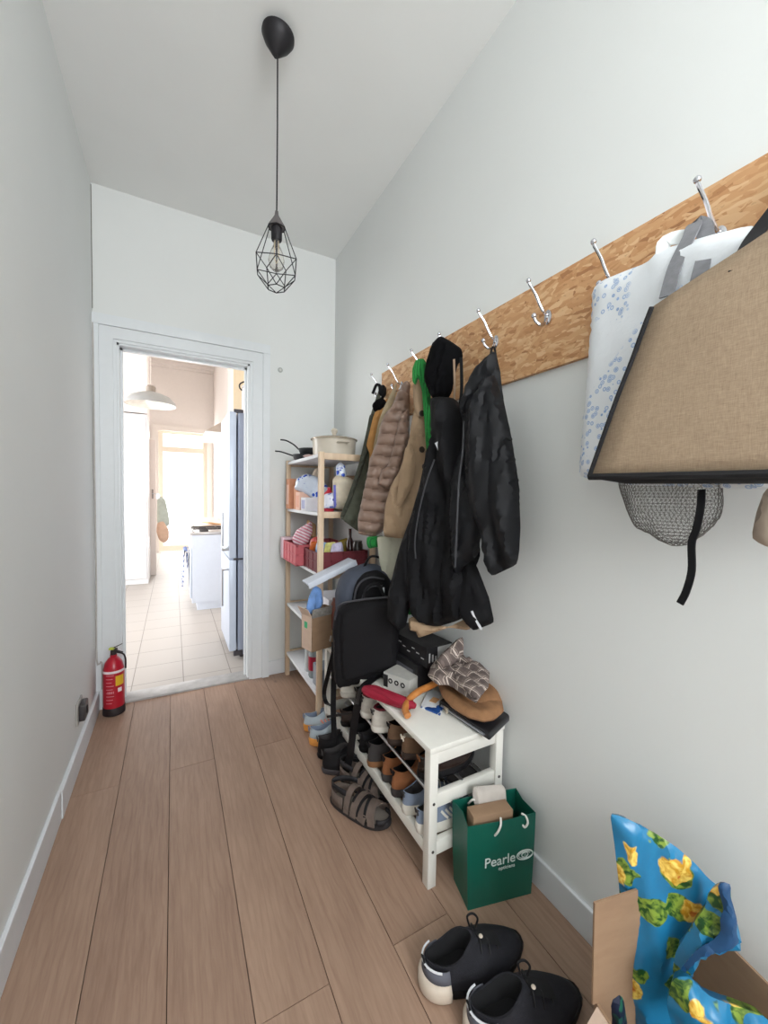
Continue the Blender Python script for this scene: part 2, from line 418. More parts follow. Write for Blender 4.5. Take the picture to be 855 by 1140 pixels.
# door casing in stepped mouldings
b = MB()
def frame(x0, x1, z1, wd, y0, y1, zb=0):
    b.box((x0-wd, y0, zb), (x0, y1, z1+wd)); b.box((x1, y0, zb), (x1+wd, y1, z1+wd)); b.box((x0, y0, z1), (x1, y1, z1+wd))
frame(DX0, DX1, DZ, .018, D-.014, D, 0); frame(DX0-.018, DX1+.018, DZ+.018, .07, D-.022, D)
b.box((DX0-.088-.033, D-.034, 0), (DX0-.0881, D, DZ+.0875)); b.box((DX1+.0881, D-.034, 0), (DX1+.137, D, DZ+.0875)); b.box((DX0-.1205, D-.036, DZ+.0881), (DX1+.137, D, DZ+.15))
struct(b.build('trim_1', trim_m, smooth=False))
b = MB(); b.box((DX0, D-.005, 0), (DX0+.012, KY, DZ)); b.box((DX1-.012, D-.005, 0), (DX1, KY, DZ)); b.box((DX0, D-.005, DZ-.012), (DX1, KY, DZ))
b.box((DX0+.012, D+.05, 0), (DX0+.026, D+.075, DZ-.012)); b.box((DX1-.026, D+.05, 0), (DX1-.012, D+.075, DZ-.012)); b.box((DX0, D+.05, DZ-.026), (DX1, D+.075, DZ-.012))
struct(b.build('door_1', trim_m, smooth=False))
struct(MB().box((DX0, D-.012, -.02), (DX1, KY+.0, .012), bev=.004).build('trim_2', M('stone_threshold', (176, 174, 172), .5, var=.12, nscale=14)))
def skirting(name, quads):
    b = MB()
    for lo, hi in quads: b.box(lo, hi, bev=.003)
    struct(b.build(name, base_m, smooth=False))
skirting('baseboard_left', [((XL, YB, 0), (XL+.014, 2.0, .125)), ((XL, 2.003, 0), (XL+.018, D, .118))])
skirting('baseboard_right', [((XR-.012, YB, 0), (XR, D, .105))])
skirting('baseboard_back', [((DX1+.137, D-.012, 0), (XR, D, .105))])
# round blanking cap on back wall, wall socket
c = aty(312, 412, D)
t = thing('cover_plate', 'small round grey cover high on the back wall right of the door', 'cover plate', (c.x, D, c.z))
MB().lathe([(.018, 0), (.018, -.004), (.014, -.006), (.0, -.006)], c=c, axis='y', n=24, cap0=False, cap1=False).build('ring', M('cap_grey', (172, 176, 172), .5), t)
MB().lathe([(.008, -.006), (.008, -.009), (0, -.009)], c=c, axis='y', n=16, cap0=False, cap1=False).build('screw_head', M('cap_light', (205, 205, 200), .4), t)
t = thing('wall_socket', 'dark wall socket low on the left wall near the fire extinguisher', 'socket', (XL, 2.42, .25))
MB().box((XL, 2.36, .20), (XL+.008, 2.48, .31), bev=.003).build('back_plate', M('socket_plate', (170, 166, 160), .5), t)
MB().box((XL+.008, 2.375, .215), (XL+.035, 2.465, .295), bev=.006).build('socket_body', M('socket_dark', (58, 54, 56), .4), t)
MB().lathe([(.02, .035), (.02, .037), (.015, .030)], c=(XL, 2.42, .255), axis='x', n=20).build('outlet_hole', M('socket_black', (20, 20, 22), .5), t)
struct(MB().box((XL, D-.004, 2.45), (XL+.003, D, 3.17)).build('trim_4', M('crack_dark', (96, 92, 84), .9), smooth=False))
# loose cable and corner crack line by the casing
tag(MB().tube(bez([(XL+.006, D-.03, 2.41), (XL+.006, D-.04, 1.6), (XL+.007, D-.035, .8), (XL+.006, D-.04, .32), (XL+.03, D-.038, .30), (XL+.03, D-.038, .13)], 4), .005, 6).build('wall_cable', M('cable_grey', (188, 184, 180), .6)),
    'thin off-white cable clipped down the corner beside the left door casing', 'cable')

# ------------------------------------------------------------------ kitchen shell
struct(MB().box((KX0, KY, -.05), (KX1, KYE, 0)).build('floor', ktile_m, smooth=False))
struct(MB().box((KX0-T, KY, KZ), (KX1+T, KYE+T, KZ+.1)).build('ceiling', M('kitchen_ceiling', (244, 238, 232), .8, var=.01), smooth=False))
b = MB(); b.box((KX0, KY-.02, -.05), (XL-T, KY, KZ)); b.box((XL-T, KY-DT, ZC+.1), (XR+T, KY, KZ)); b.box((KX1, KY, 0), (XR+T, KY+.001, ZC))
struct(b.build('wall_kitchen_front', kwall_m, smooth=False))
struct(MB().box((KX1, KY, -.05), (KX1+T, KYE, KZ)).build('wall_kitchen_right', kwall_m, smooth=False))
b = MB(); b.box((KX0-T, KY, -.05), (KX0, 3.6, KZ)); b.box((KX0-T, 5.9, -.05), (KX0, KYE, KZ)); b.box((KX0-T, 3.6, -.05), (KX0, 5.9, .75)); b.box((KX0-T, 3.6, 2.75), (KX0, 5.9, KZ))
struct(b.build('wall_kitchen_left', kwall_m, smooth=False))
b = MB(); b.box((KX0-.06, 3.6, .75), (KX0-.01, 3.66, 2.75)); b.box((KX0-.06, 5.84, .75), (KX0-.01, 5.9, 2.75)); b.box((KX0-.06, 3.6, .75), (KX0-.01, 5.9, .81)); b.box((KX0-.06, 3.6, 2.69), (KX0-.01, 5.9, 2.75))
struct(b.build('window_2', trim_m, smooth=False))
GX0, GX1, GZ = -.29, .71, 2.75
b = MB(); b.box((KX0, KYE, -.05), (GX0, KYE+T, KZ)); b.box((GX1, KYE, -.05), (KX1, KYE+T, KZ)); b.box((GX0, KYE, GZ), (GX1, KYE+T, KZ))
b.box((KX0, KYE-.04, 4.16), (KX1, KYE, 4.22)); b.box((KX0, KYE-.1, 4.22), (KX1, KYE, 4.3))
struct(b.build('wall_kitchen_back', kwall_m, smooth=False))
cream = M('garden_door_cream', (246, 236, 218), .5, var=.01)
b = MB(); b.box((GX0-.13, KYE-.03, 0), (GX0, KYE, GZ+.13)); b.box((GX1, KYE-.03, 0), (GX1+.13, KYE, GZ+.13)); b.box((GX0, KYE-.03, GZ), (GX1, KYE, GZ+.13))
struct(b.build('trim_3', M('trim_cream', (244, 238, 232), .5, var=.01), smooth=False))
b = MB(); y0, y1 = KYE+.03, KYE+.08
b.box((GX0, y0, 0), (GX0+.09, y1, GZ)); b.box((GX1-.09, y0, 0), (GX1, y1, GZ)); gx0, gx1 = GX0+.09, GX1-.09; b.box((gx0, y0, 0), (gx1, y1, .14)); b.box((gx0, y0, 2.28), (gx1, y1, 2.40)); b.box((gx0, y0, GZ-.06), (gx1, y1, GZ))
gd = struct(b.build('door_2', cream, smooth=False))
t = NT('window_glass'); tr = t.node('ShaderNodeBsdfTransparent'); gl = t.node('ShaderNodeBsdfGlossy'); mx = t.node('ShaderNodeMixShader'); mx.inputs[0].default_value = .06
gl.inputs['Roughness'].default_value = .02; t.link(tr.outputs[0], mx.inputs[1]); t.link(gl.outputs[0], mx.inputs[2]); t.link(mx.outputs[0], t.n['Material Output'].inputs[0]); glass_m = t.m
MB().box((GX0+.09, y0+.02, .14), (GX1-.09, y0+.026, 2.28)).build('glass_pane', glass_m, gd, smooth=False)
MB().box((GX0+.09, y0+.02, 2.4), (GX1-.09, y0+.026, GZ-.06)).build('transom_pane', glass_m, gd, smooth=False)
MB().box((-.24, YB-.055, 1.46), (.94, YB-.049, 2.84)).build('glass_pane', glass_m, wf, smooth=False)  # pane of the added window behind the camera
# wall stub over the white cupboards, flue column, rear partition
struct(MB().box((KX0, 6.76, 2.5), (-.33, 7.4, KZ)).build('wall_bulkhead', M('bulkhead_white', (246, 240, 236), .7, var=.01), smooth=False))
struct(MB().box((.53, 4.2, 2.05), (KX1, 4.6, KZ)).build('wall_flue', M('flue_beige', (232, 216, 186), .7, var=.02), smooth=False))
struct(MB().box((KX1-.008, 5.0, .93), (KX1, 9.4, 2.3)).build('wall_tiling', wtile_m, smooth=False))
struct(MB().box((KX0, 7.42, 0), (-.25, 7.5, 2.2)).build('wall_partition', M('partition', (238, 226, 218), .7, var=.01), smooth=False))

# ------------------------------------------------------------------ kitchen things
t = thing('tall_cupboard', 'tall plain white cupboard on the left side of the kitchen', 'cupboard', (-.9, 6.76, 0))
MB().box((-1.5, 6.76, 0), (-.33, 7.36, 2.48), bev=.004).build('carcass', kwhite_m, t, smooth=False)
for x in (-1.48, -.91): MB().box((x, 6.742, .08), (x+.56, 6.758, 2.46), bev=.003).build('door', kwhite_m, t, smooth=False)
stove_m = M('appliance_blue_white', (214, 222, 234), .35, var=.01)
t = thing('cooker', 'free-standing white gas cooker with hob beside the fridge', 'cooker', (.46, 5.28, 0))
b = MB(); b.box((.185, 4.98, .09), (.765, 5.58, .87)); b.box((.24, 4.99, 0), (.765, 5.57, .09)); b.build('body', stove_m, t, smooth=False)
MB().box((.165, 4.975, .87), (.775, 5.585, .90), bev=.004).build('hob', M('hob_steel', (190, 186, 184), .3, .6), t)
for x, y in ((.32, 5.13), (.32, 5.43), (.61, 5.13), (.61, 5.43)):
    q = MB(); q.lathe([(.05, .90), (.05, .915), (.03, .92), (0, .92)], c=(x, y, 0), n=16, cap1=False); q.build('burner', M('burner_black', (50, 46, 46), .5), t)
b = MB()
for y in (5.06, 5.2, 5.36, 5.5): b.tube([(.2, y, .93), (.74, y, .93)], .006, 6)
for x in (.2, .47, .74): b.tube([(x, 5.06, .93), (x, 5.5, .93)], .006, 6)
for x in (.2, .74):
    for y in (5.06, 5.5): b.tube([(x, y, .90), (x, y, .93)], .006, 6)
b.build('pan_support', M('burner_black', (50, 46, 46), .5), t)
o = MB().box((.165, 5.0, .14), (.183, 5.56, .72), bev=.004).build('oven_door', stove_m, t)
MB().tube([(.165, 5.05, .67), (.125, 5.05, .67), (.125, 5.51, .67), (.165, 5.51, .67)], .009, 8).build('handle', steel, o)
for y in (5.08, 5.2, 5.32, 5.44): MB().lathe([(.02, .165), (.016, .14), (0, .14)], c=(0, y, .80), axis='x', n=16, cap1=False).build('knob', kwhite_m, t)
b = MB()
R = []
for i in range(13):
    a = i/12; z = .69-abs(a-.35)*.0; 
pts = [(.150, 0, .48), (.146, 0, .58), (.143, 0, .66), (.138, 0, .685), (.125, 0, .69), (.112, 0, .685), (.106, 0, .62), (.10, 0, .45), (.09, 0, .28)]
R = []
for x, _, z in pts: R.append([Vector((x+.008*math.sin(k*1.3+z*6), 5.1+.36*k/12, z-(.03*math.sin(k*.9) if z < .5 else 0))) for k in range(13)])
b.rings(R, False, False, closed=False); o = b.build('tea_towel', towel_m); o.modifiers.new('thickness', 'SOLIDIFY').thickness = .004
tag(o, 'blue and white checked tea towel hanging on the cooker handle', 'tea towel')
t = thing('fridge_freezer', 'tall pale blue-grey fridge freezer just inside the kitchen doorway', 'fridge', (.62, 3.67, 0))
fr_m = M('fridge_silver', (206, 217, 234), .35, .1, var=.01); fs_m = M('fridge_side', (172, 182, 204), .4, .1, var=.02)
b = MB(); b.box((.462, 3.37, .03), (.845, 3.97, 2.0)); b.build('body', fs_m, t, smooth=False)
for z0, z1, hz in ((.83, 2.01, .90), (.07, .815, .74)):
    o = MB().box((.395, 3.365, z0), (.448, 3.975, z1), bev=.006).build('door', fr_m, t)
    MB().box((.345, 3.40, hz-.012), (.398, 3.425, hz+.03 if z0 > .5 else hz+.012), bev=.004).tube([(.35, 3.412, hz), (.35, 3.412, hz+(.3 if z0 > .5 else -.3))], .008, 8).build('handle', steel, o)
for z0, z1 in ((2.0, 2.025), (.03, .07), (.816, .829)): MB().box((.43, 3.36, z0), (.50, 3.40, z1)).build('hinge', M('hinge_dark', (70, 66, 72), .5), t, smooth=False)
for x in (.5, .8):
    for y in (3.42, 3.92): MB().lathe([(.02, 0), (.02, .03)], c=(x, y, 0), n=12).build('foot', M('hinge_dark', (70, 66, 72)), t)
t = thing('storage_canister', 'white canister with a black clasp standing on top of the fridge', 'canister', (.57, 3.5, 2.0))
MB().lathe([(.055, 2.0), (.06, 2.01), (.06, 2.22), (.055, 2.23)], c=(.57, 3.5, 0), n=28).build('body', kwhite_m, t)
MB().lathe([(.062, 2.23), (.062, 2.25), (.03, 2.262), (0, 2.262)], c=(.57, 3.5, 0), n=28, cap1=False).build('lid', M('canister_lid', (200, 200, 204), .4), t)
MB().tube(bez([(.51, 3.5, 2.21), (.49, 3.5, 2.235), (.50, 3.5, 2.27), (.57, 3.5, 2.30), (.62, 3.5, 2.27)], 5), .006, 8).build('clasp', dark_metal, t)
# hood
t = thing('cooker_hood', 'pale wedge-shaped extractor hood above the cooker', 'extractor hood', (.6, 5.3, 2.0))
b = MB(); b.hull([(.33, 5.0, 2.07), (.85, 5.0, 2.07), (.85, 5.58, 2.07), (.33, 5.58, 2.07)], [(.62, 5.15, 2.28), (.85, 5.15, 2.28), (.85, 5.43, 2.28), (.62, 5.43, 2.28)]); b.build('canopy', M('hood_grey', (176, 164, 154), .4, .1), t, smooth=False)
MB().box((.33, 5.0, 2.0), (.845, 5.58, 2.068), bev=.004).build('lip', kwhite_m, t)
MB().box((.66, 5.18, 2.28), (.845, 5.40, 3.2)).build('duct', kwhite_m, t, smooth=False)
# counter run behind the cooker
t = thing('base_cabinet', 'white base cabinet with pale worktop behind the cooker', 'cabinet', (.55, 6.4, 0))
MB().box((.27, 5.62, .1), (.845, 7.6, .88)).box((.33, 5.62, 0), (.845, 7.6, .1)).build('carcass', kwhite_m, t, smooth=False)
MB().box((.245, 5.61, .88), (.845, 7.62, .92), bev=.004).build('worktop', M('worktop_beige', (226, 212, 196), .4), t)
for y in (5.64, 6.3, 6.96):
    o = MB().box((.25, y, .12), (.268, y+.63, .86), bev=.003).build('door', kwhite_m, t); MB().tube([(.25, y+.1, .8), (.235, y+.1, .8), (.235, y+.3, .8), (.25, y+.3, .8)], .005, 6).build('handle', steel, o)
t = thing('chopping_board', 'wooden chopping board lying on the worktop behind the cooker', 'chopping board', (.5, 5.9, .92))
MB().box((-.14, -.1, 0), (.14, .1, .02), rotm((.5, 5.9, .925), .4, 0, .18), bev=.006).build('board', wood('board_wood', (214, 168, 120), (232, 190, 150)), t)
t = thing('utensil_pot', 'small pot holding kitchen utensils on the worktop', 'utensil pot', (.66, 5.85, .92))
MB().lathe([(.045, .92), (.05, .93), (.05, 1.05), (.046, 1.05), (.044, .94), (0, .94)], c=(.66, 5.85, 0), cap1=False).build('pot', M('utensil_pot_grey', (120, 116, 118), .4), t)
for i in range(4):
    a = i*1.7; MB().tube([(.66, 5.85, .95), (.66+.05*math.cos(a), 5.85+.05*math.sin(a), 1.16)], .006, 8).sphere((.66+.052*math.cos(a), 5.85+.052*math.sin(a), 1.18), .02, 6, (1, .4, 1.2)).build('utensil', dark_metal if i % 2 else handle_wood, t)
t = thing('wall_calendar', 'small blue and white card pinned on the tiled wall by the fridge', 'card', (.84, 5.9, 1.5))
MB().box((.838, 6.6, 1.42), (.842, 6.85, 1.75)).build('sheet', print_mat('blue_card', (225, 235, 245), (70, 130, 190), 12, .5, ring=False), t, smooth=False)
MB().tube([(.84, 6.72, 1.75), (.83, 6.72, 1.80)], .004, 6).build('pin', dark_metal, t)
# kitchen pendant
lx, ly = -.2, 4.8
t = thing('pendant_lamp', 'grey dome pendant lamp with a white inside hanging in the kitchen', 'pendant lamp', (lx, ly, 2.25))
MB().lathe([(.235, 2.255), (.225, 2.29), (.18, 2.34), (.10, 2.375), (.045, 2.39), (.04, 2.40), (.04, 2.40)], c=(lx, ly, 0), n=48, cap0=False, cap1=True).build('lamp_shade', M('dome_grey', (160, 162, 162), .5, var=.02), t)
MB().lathe([(.232, 2.256), (.22, 2.286), (.176, 2.333), (.10, 2.366), (.0, 2.38)], c=(lx, ly, 0), n=48, cap0=False, cap1=False).build('lining', M('dome_inner', (245, 240, 230), .5), t)
MB().lathe([(.045, 2.39), (.045, 2.44), (.03, 2.455), (.008, 2.46)], c=(lx, ly, 0), n=24).build('neck', M('dome_neck', (150, 140, 130), .5), t)
MB().tube([(lx, ly, 2.455), (lx, ly, KZ)], .004, 8).build('cord', M('cord_white', (214, 206, 200), .6), t)
MB().lathe([(.04, 2.32), (.045, 2.29), (.03, 2.26), (0, 2.25)], c=(lx, ly, 0), n=20, cap1=False).build('bulb', M('bulb_glass', (250, 250, 245), .2), t)
# things hanging on the partition end
t = thing('door_handle_plate', 'dark latch plate on the edge of the kitchen partition', 'latch', (-.25, 7.4, 1.2))
MB().box((-.30, 7.405, 1.25), (-.285, 7.42, 1.40), bev=.003).build('plate', M('latch_grey', (120, 112, 108), .5), t)
MB().tube([(-.292, 7.408, 1.33), (-.292, 7.38, 1.33), (-.25, 7.38, 1.33)], .006, 8).build('lever', steel, t)
def flat(pxs, x0, y0, k):    # image outline -> polygon in a vertical plane; returns poly, O, U, V
    P = [atp(x, y, x0, y0, k) for x, y in pxs]; U = Vector((1, k, 0)).normalized(); V = Vector((0, 0, 1)); O = Vector((x0, y0, 0))
    return [(min((p-O).dot(U), (1.07-x0)/U.x), (p-O).dot(V)) for p in P], O, U, V
o = MB().inflate(*flat([(175, 556), (179, 552), (184, 556), (188, 575), (189, 584), (182, 588), (175, 582)], -.15, 7.56, 0), .07, .05, .03).build('hanging_jacket', M('pale_green_cloth', (196, 206, 196), .9), None)
tag(o, 'pale grey-green garment hanging by the garden door', 'jacket')
o = MB().inflate(*flat([(175, 582), (182, 580), (188, 590), (188, 600), (183, 605), (177, 601), (174, 592)], -.15, 7.50, 0), .06, .05, .03).build('oven_mitt', M('peach_cloth', (226, 190, 164), .9), None)
tag(o, 'peach oven mitt hanging below the pale green garment', 'oven mitt')
tag(MB().tube(bez([(-.20, 7.56, 1.28), (-.21, 7.53, 1.31), (-.22, 7.5, 1.29)], 4), .006, 6).box((-.26, 7.5, 1.25), (-.20, 7.51, 1.33)).build('wall_hook', steel), 'small hook on the partition end holding the garment', 'hook')

# ------------------------------------------------------------------ hall pendant
lx, ly = .371, 1.65
t = thing('cage_pendant_lamp', 'black wire cage pendant lamp hanging on a long cord in the hall', 'pendant lamp', (lx, ly, 2.18))
tilt = Matrix.Rotation(.10, 4, 'Y') @ Matrix.Rotation(.12, 4, 'X')
MB().lathe([(.062, .0), (.063, -.012), (.05, -.035), (.02, -.07), (.006, -.085)], c=(lx+.003, ly, 3.165), n=40, mat=tilt).build('canopy', dark_metal, t)
MB().tube([(lx, ly, ZC), (lx, ly, 3.15)], .004, 8).tube([(lx, ly, 3.09), (lx+.001, ly, 2.8), (lx, ly, 2.47)], .003, 8).build('cord', dark_metal, t)
MB().lathe([(.006, 2.485), (.008, 2.47), (.012, 2.462), (.034, 2.425), (.034, 2.42)], c=(lx, ly, 0), n=24).build('cone_cap', M('cap_warm_grey', (92, 88, 88), .5, .2), t)
MB().lathe([(.021, 2.42), (.021, 2.375), (.019, 2.37)], c=(lx, ly, 0), n=24).build('bulb_socket', dark_metal, t)
bulbm = NT('clear_bulb'); bulbm.b.inputs['Transmission Weight'].default_value = .9; bulbm.b.inputs['Roughness'].default_value = .05; bulbm.col((.9, .88, .84)); bulbm.b.inputs['IOR'].default_value = 1.1
bl = MB().lathe([(.012, 2.37), (.014, 2.35), (.028, 2.315), (.032, 2.29), (.026, 2.265), (.012, 2.252), (0, 2.25)], c=(lx, ly, 0), n=24, cap1=False).build('bulb', bulbm.m, t)
MB().tube([(lx-.006, ly, 2.37), (lx-.008, ly, 2.30), (lx, ly, 2.28), (lx+.008, ly, 2.30), (lx+.006, ly, 2.37)], .0015, 6).build('filament', M('filament', (210, 190, 150), .3, .6), bl)
b = MB(); n = 6
top = [Vector((lx+.034*math.cos(a), ly+.034*math.sin(a), 2.42)) for a in [2*PI*k/n+.3 for k in range(n)]]
mid = [Vector((lx+.088*math.cos(a), ly+.088*math.sin(a), 2.275+(.012 if k % 2 else -.006))) for k, a in enumerate([2*PI*k/n+.3 for k in range(n)])]
low = [Vector((lx+.072*math.cos(a), ly+.072*math.sin(a), 2.225)) for a in [2*PI*(k+.5)/n+.3 for k in range(n)]]
bot = [Vector((lx+.036*math.cos(a), ly+.036*math.sin(a), 2.182)) for a in [2*PI*k/n+.3 for k in range(n)]]
for k in range(n):
    for a, c in ((top[k], mid[k]), (mid[k], mid[(k+1) % n]), (mid[k], low[k]), (mid[(k+1) % n], low[k]), (low[k], bot[k]), (low[k], bot[(k+1) % n]), (bot[k], bot[(k+1) % n])): b.tube([a, c], .0019, 6)
b.tube([top[k] for k in list(range(n))+[0]], .002, 6)
b.build('wire_cage', dark_metal, t)

# ------------------------------------------------------------------ fire extinguisher
ex, ey = -.325, 2.86
t = thing('fire_extinguisher', 'red fire extinguisher on the floor left of the doorway', 'fire extinguisher', (ex, ey, 0))
red = M('extinguisher_red', (178, 18, 42), .3, var=.03)
MB().lathe([(.052, .0), (.058, .004), (.058, .045), (.056, .05)], c=(ex, ey, 0), n=40).build('foot_ring', M('rubber_black', (34, 24, 26), .6), t)
MB().lathe([(.056, .045), (.056, .25), (.054, .28), (.045, .315), (.028, .34), (.018, .348), (.018, .362)], c=(ex, ey, 0), n=40).build('cylinder', red, t)
# printed label: wrapped patches on the camera side
def wrap(b, a0, a1, z0, z1, r, n=12):
    R = [[Vector((ex+rr*math.cos(a0+(a1-a0)*k/n), ey+rr*math.sin(a0+(a1-a0)*k/n), z)) for k in range(n+1)] for rr, z in ((r, z0), (r, z1))]
    b.rings(R, False, False, closed=False)
ac = math.atan2(-ey, -ex)
b = MB(); wrap(b, ac-1.5, ac+1.5, .262, .277, .0571, 24); b.build('white_band', M('label_white', (236, 222, 226), .5), t)
b = MB(); wrap(b, ac+.15, ac+1.0, .185, .245, .0572); b.build('yellow_label', M('label_yellow', (226, 180, 40), .5), t)
b = MB(); wrap(b, ac+.35, ac+.75, .145, .17, .0573); b.build('white_label', M('label_white', (236, 222, 226), .5), t)
b = MB()
for i in range(9):
    z = .25-i*.021; wrap(b, ac-.75, ac+.0-.25*(i % 3)*.4, z, z+.0035, .0572)
for i in range(5): wrap(b, ac-.6+i*.13, ac-.53+i*.13, .142, .156, .0573, 3)
b.build('printed_lines', M('label_pinkish', (222, 150, 160), .5), t)
MB().lathe([(.016, .36), (.016, .385), (.012, .39)], c=(ex, ey, 0), n=20).box((ex-.012, ey-.02, .38), (ex+.02, ey+.012, .398), bev=.003).build('valve', M('rubber_black', (34, 24, 26), .6), t)
MB().box((-.002, -.008, 0), (.06, .008, .004), rotm((ex-.005, ey-.006, .40), -.35, 0, -.45), bev=.001).build('squeeze_lever', M('rubber_black', (34, 24, 26), .6), t)
MB().box((-.002, -.008, 0), (.055, .008, .004), rotm((ex+.0, ey-.006, .392), -.35, 0, .35), bev=.001).build('carry_handle', M('rubber_black', (34, 24, 26), .6), t)
MB().box((-.015, -.012, 0), (.012, .012, .012), rotm((ex-.006, ey-.01, .396), -.3), bev=.003).build('safety_seal', M('seal_yellow', (196, 206, 80), .5), t)
MB().tube(bez([(ex+.015, ey-.012, .378), (ex+.05, ey-.02, .365), (ex+.062, ey-.015, .33), (ex+.062, ey-.01, .27)], 5), .005, 8).build('hose', M('rubber_black', (34, 24, 26), .6), t)

# ------------------------------------------------------------------ hook board
OX = XR-.018
MB0 = MB()
Pt = [atx(855, 175, OX), atx(425, 410, OX)]
tag(MB().box((OX, -.35, 1.785), (XR-.0005, 2.125, 2.085)).build('hook_board', osb_m, smooth=False), 'long strand-board plank fixed to the right wall to carry the coat hooks', 'hook board')
hy = [.255, .496, .74, .965, 1.205, 1.455, 1.682, 1.92, 2.12]
hl = ['chrome coat hook at the right edge, behind the jute bag', 'chrome coat hook with grey bag handles over it', 'chrome coat hook just left of the white plastic bag, lower prong hidden', 'empty chrome coat hook, both prongs bare, centre of the board',
      'chrome coat hook carrying the nearer black jacket', 'chrome coat hook hidden under the black hood', 'chrome coat hook above the green scarf', 'chrome coat hook above the quilted taupe jacket', 'farthest chrome coat hook at the board end, above the olive coat']
def coat_hook():
    t = thing('coat_hook', hl[0], 'coat hook', (0, 0, 0), 'coat hooks along the board')
    MB().lathe([(.014, 0), (.014, -.004), (.009, -.007), (0, -.007)], c=(0, 0, 0), axis='x', n=18, cap1=False, sc=(1.0, 1.7)).build('plate', chrome, t, local=True)
    MB().tube(bez([(-.006, 0, .008), (-.022, .0, .012), (-.038, .004, .034), (-.055, .008, .066), (-.078, .012, .092), (-.082, .013, .1)], 5), [.0045]*25+[.004], 8).sphere((-.083, .013, .104), .008, 6).build('upper_prong', chrome, t, local=True)
    MB().tube(bez([(-.006, 0, -.006), (-.018, 0, -.024), (-.036, .0, -.032), (-.05, .006, -.022), (-.056, .009, -.008)], 5), .0055, 8).sphere((-.057, .009, -.004), .009, 6).build('lower_prong', chrome, t, local=True)
    MB().sphere((-.008, 0, 0), .004, 5).build('screw', steel, t, local=True)
    return t
h0 = coat_hook()
for i, y in enumerate(hy):
    h = h0 if i == 0 else dup(h0, label=hl[i]); h.location = (OX, y-.035, 1.955); 

# ------------------------------------------------------------------ garments
def px5(L): return [(380+x/3.168, 360+y/3.167) for x, y in L]
def folds(amp, freq, sl=0, seed=0, f2=0):
    def f(u, v):
        a = noise.noise(Vector(((u+sl*v)*freq+seed, v*freq*.16, seed)))
        b_ = abs(noise.noise(Vector(((u-sl*v*.7)*freq*1.9+seed+9, v*freq*.3+4, seed))))
        return amp*a - amp*.8*b_
    return f
blk = M('black_softshell', (13, 13, 16), .75, var=0, bump=.15, bscale=400, spec=.22)
blk2 = M('black_shell_fabric', (14, 15, 19), .6, var=0, bump=.15, bscale=300, spec=.28)
blkp = M('black_pile', (13, 13, 15), .95, spec=.1, var=.1, nscale=40, bump=.5, bscale=250)
refl = M('reflective_strip', (222, 224, 228), .35, .1, var=.02)
# olive coat on the farthest hook
t = thing('olive_coat', 'dark olive coat hanging on the farthest hook, flared hem', 'coat', aty(415, 430, 2.08))
pl = (1.0, 2.08, -.12)
MB().inflate(*flat(px5([(135, 225), (160, 225), (165, 330), (170, 700), (110, 745), (60, 735), (0, 690), (15, 640), (50, 540), (75, 440), (95, 350), (110, 300)]), *pl), .07, .04, .02, folds(.02, 22, .2, 3)).build('body', M('olive_wool', (92, 96, 82), .9, var=.12, nscale=30, bump=.3), t)
MB().inflate(*flat(px5([(100, 320), (118, 320), (100, 440), (60, 560), (30, 640), (2, 700), (-5, 680), (20, 620), (60, 500), (85, 400)]), .97, 2.03, -.12), .035, .02, .015).build('lapel', M('olive_dark', (60, 62, 52), .9), t)
MB().tube(bez([atp(415, 438, *pl), atp(420, 428, *pl), atp(428, 436, *pl), atp(424, 446, *pl)], 4), .009, 8).build('hanging_loop', blk, t)
t = thing('knitted_hat', 'small black knitted hat hanging on the farthest hook', 'hat', aty(420, 452, 2.02))
MB().inflate(*flat(px5([(108, 285), (125, 268), (145, 262), (160, 275), (155, 300), (130, 318), (112, 308)]), 1.0, 1.99, 0), .05, .03, .012).build('crown', blkp, t)
MB().inflate(*flat(px5([(130, 222), (150, 215), (163, 228), (158, 255), (145, 262), (132, 250)]), 1.0, 2.0, 0), .03, .02, .01).build('strap', blk, t)
t = thing('tan_vest', 'mustard-tan garment mostly hidden between olive coat and quilted jacket', 'vest', aty(418, 480, 2.0))
MB().inflate(*flat(px5([(130, 290), (165, 262), (185, 300), (150, 420), (120, 560), (95, 640), (88, 600), (100, 460), (88, 430), (100, 380), (112, 330)]), .99, 1.99, -.1), .03, .02, .014, folds(.006, 40)).build('body', M('mustard_cloth', (176, 128, 72), .9, var=.1), t)
# quilted taupe jacket
t = thing('quilted_jacket', 'taupe quilted down jacket with horizontal stitching', 'jacket', aty(425, 440, 1.88))
pl = (.90, 1.88, -.8)
def quilt(u, v):
    k = (v+.12*u)/.058; return .024*(abs(math.sin(PI*k))**.5)-.014+.006*noise.noise(Vector((u*60, v*25, 1)))
dn = M('down_taupe', (140, 116, 102), .42, var=.08, nscale=18, bump=.5, bscale=60)
MB().inflate(*flat(px5([(175, 300), (200, 240), (230, 215), (250, 240), (262, 330), (255, 480), (240, 600), (200, 640), (150, 730), (120, 752), (85, 748), (60, 742), (58, 690), (75, 610), (90, 540), (100, 480), (125, 420), (140, 350), (160, 310)]), *pl), .10, .045, .008, quilt).build('body', dn, t)
MB().inflate(*flat(px5([(205, 330), (235, 300), (240, 400), (210, 520), (175, 580), (160, 585), (130, 570), (140, 520), (165, 500), (185, 430)]), 1.0-.115, 1.81, -.8), .06, .03, .008, quilt).build('sleeve', dn, t)
MB().inflate(*flat(px5([(212, 215), (232, 200), (245, 215), (240, 250), (215, 260), (205, 240)]), .90, 1.85, -.8), .05, .025, .011).build('collar', dn, t)
t = thing('cream_shirt', 'pale cream shirt showing its long tail below the trench coat', 'shirt', aty(430, 620, 1.80))
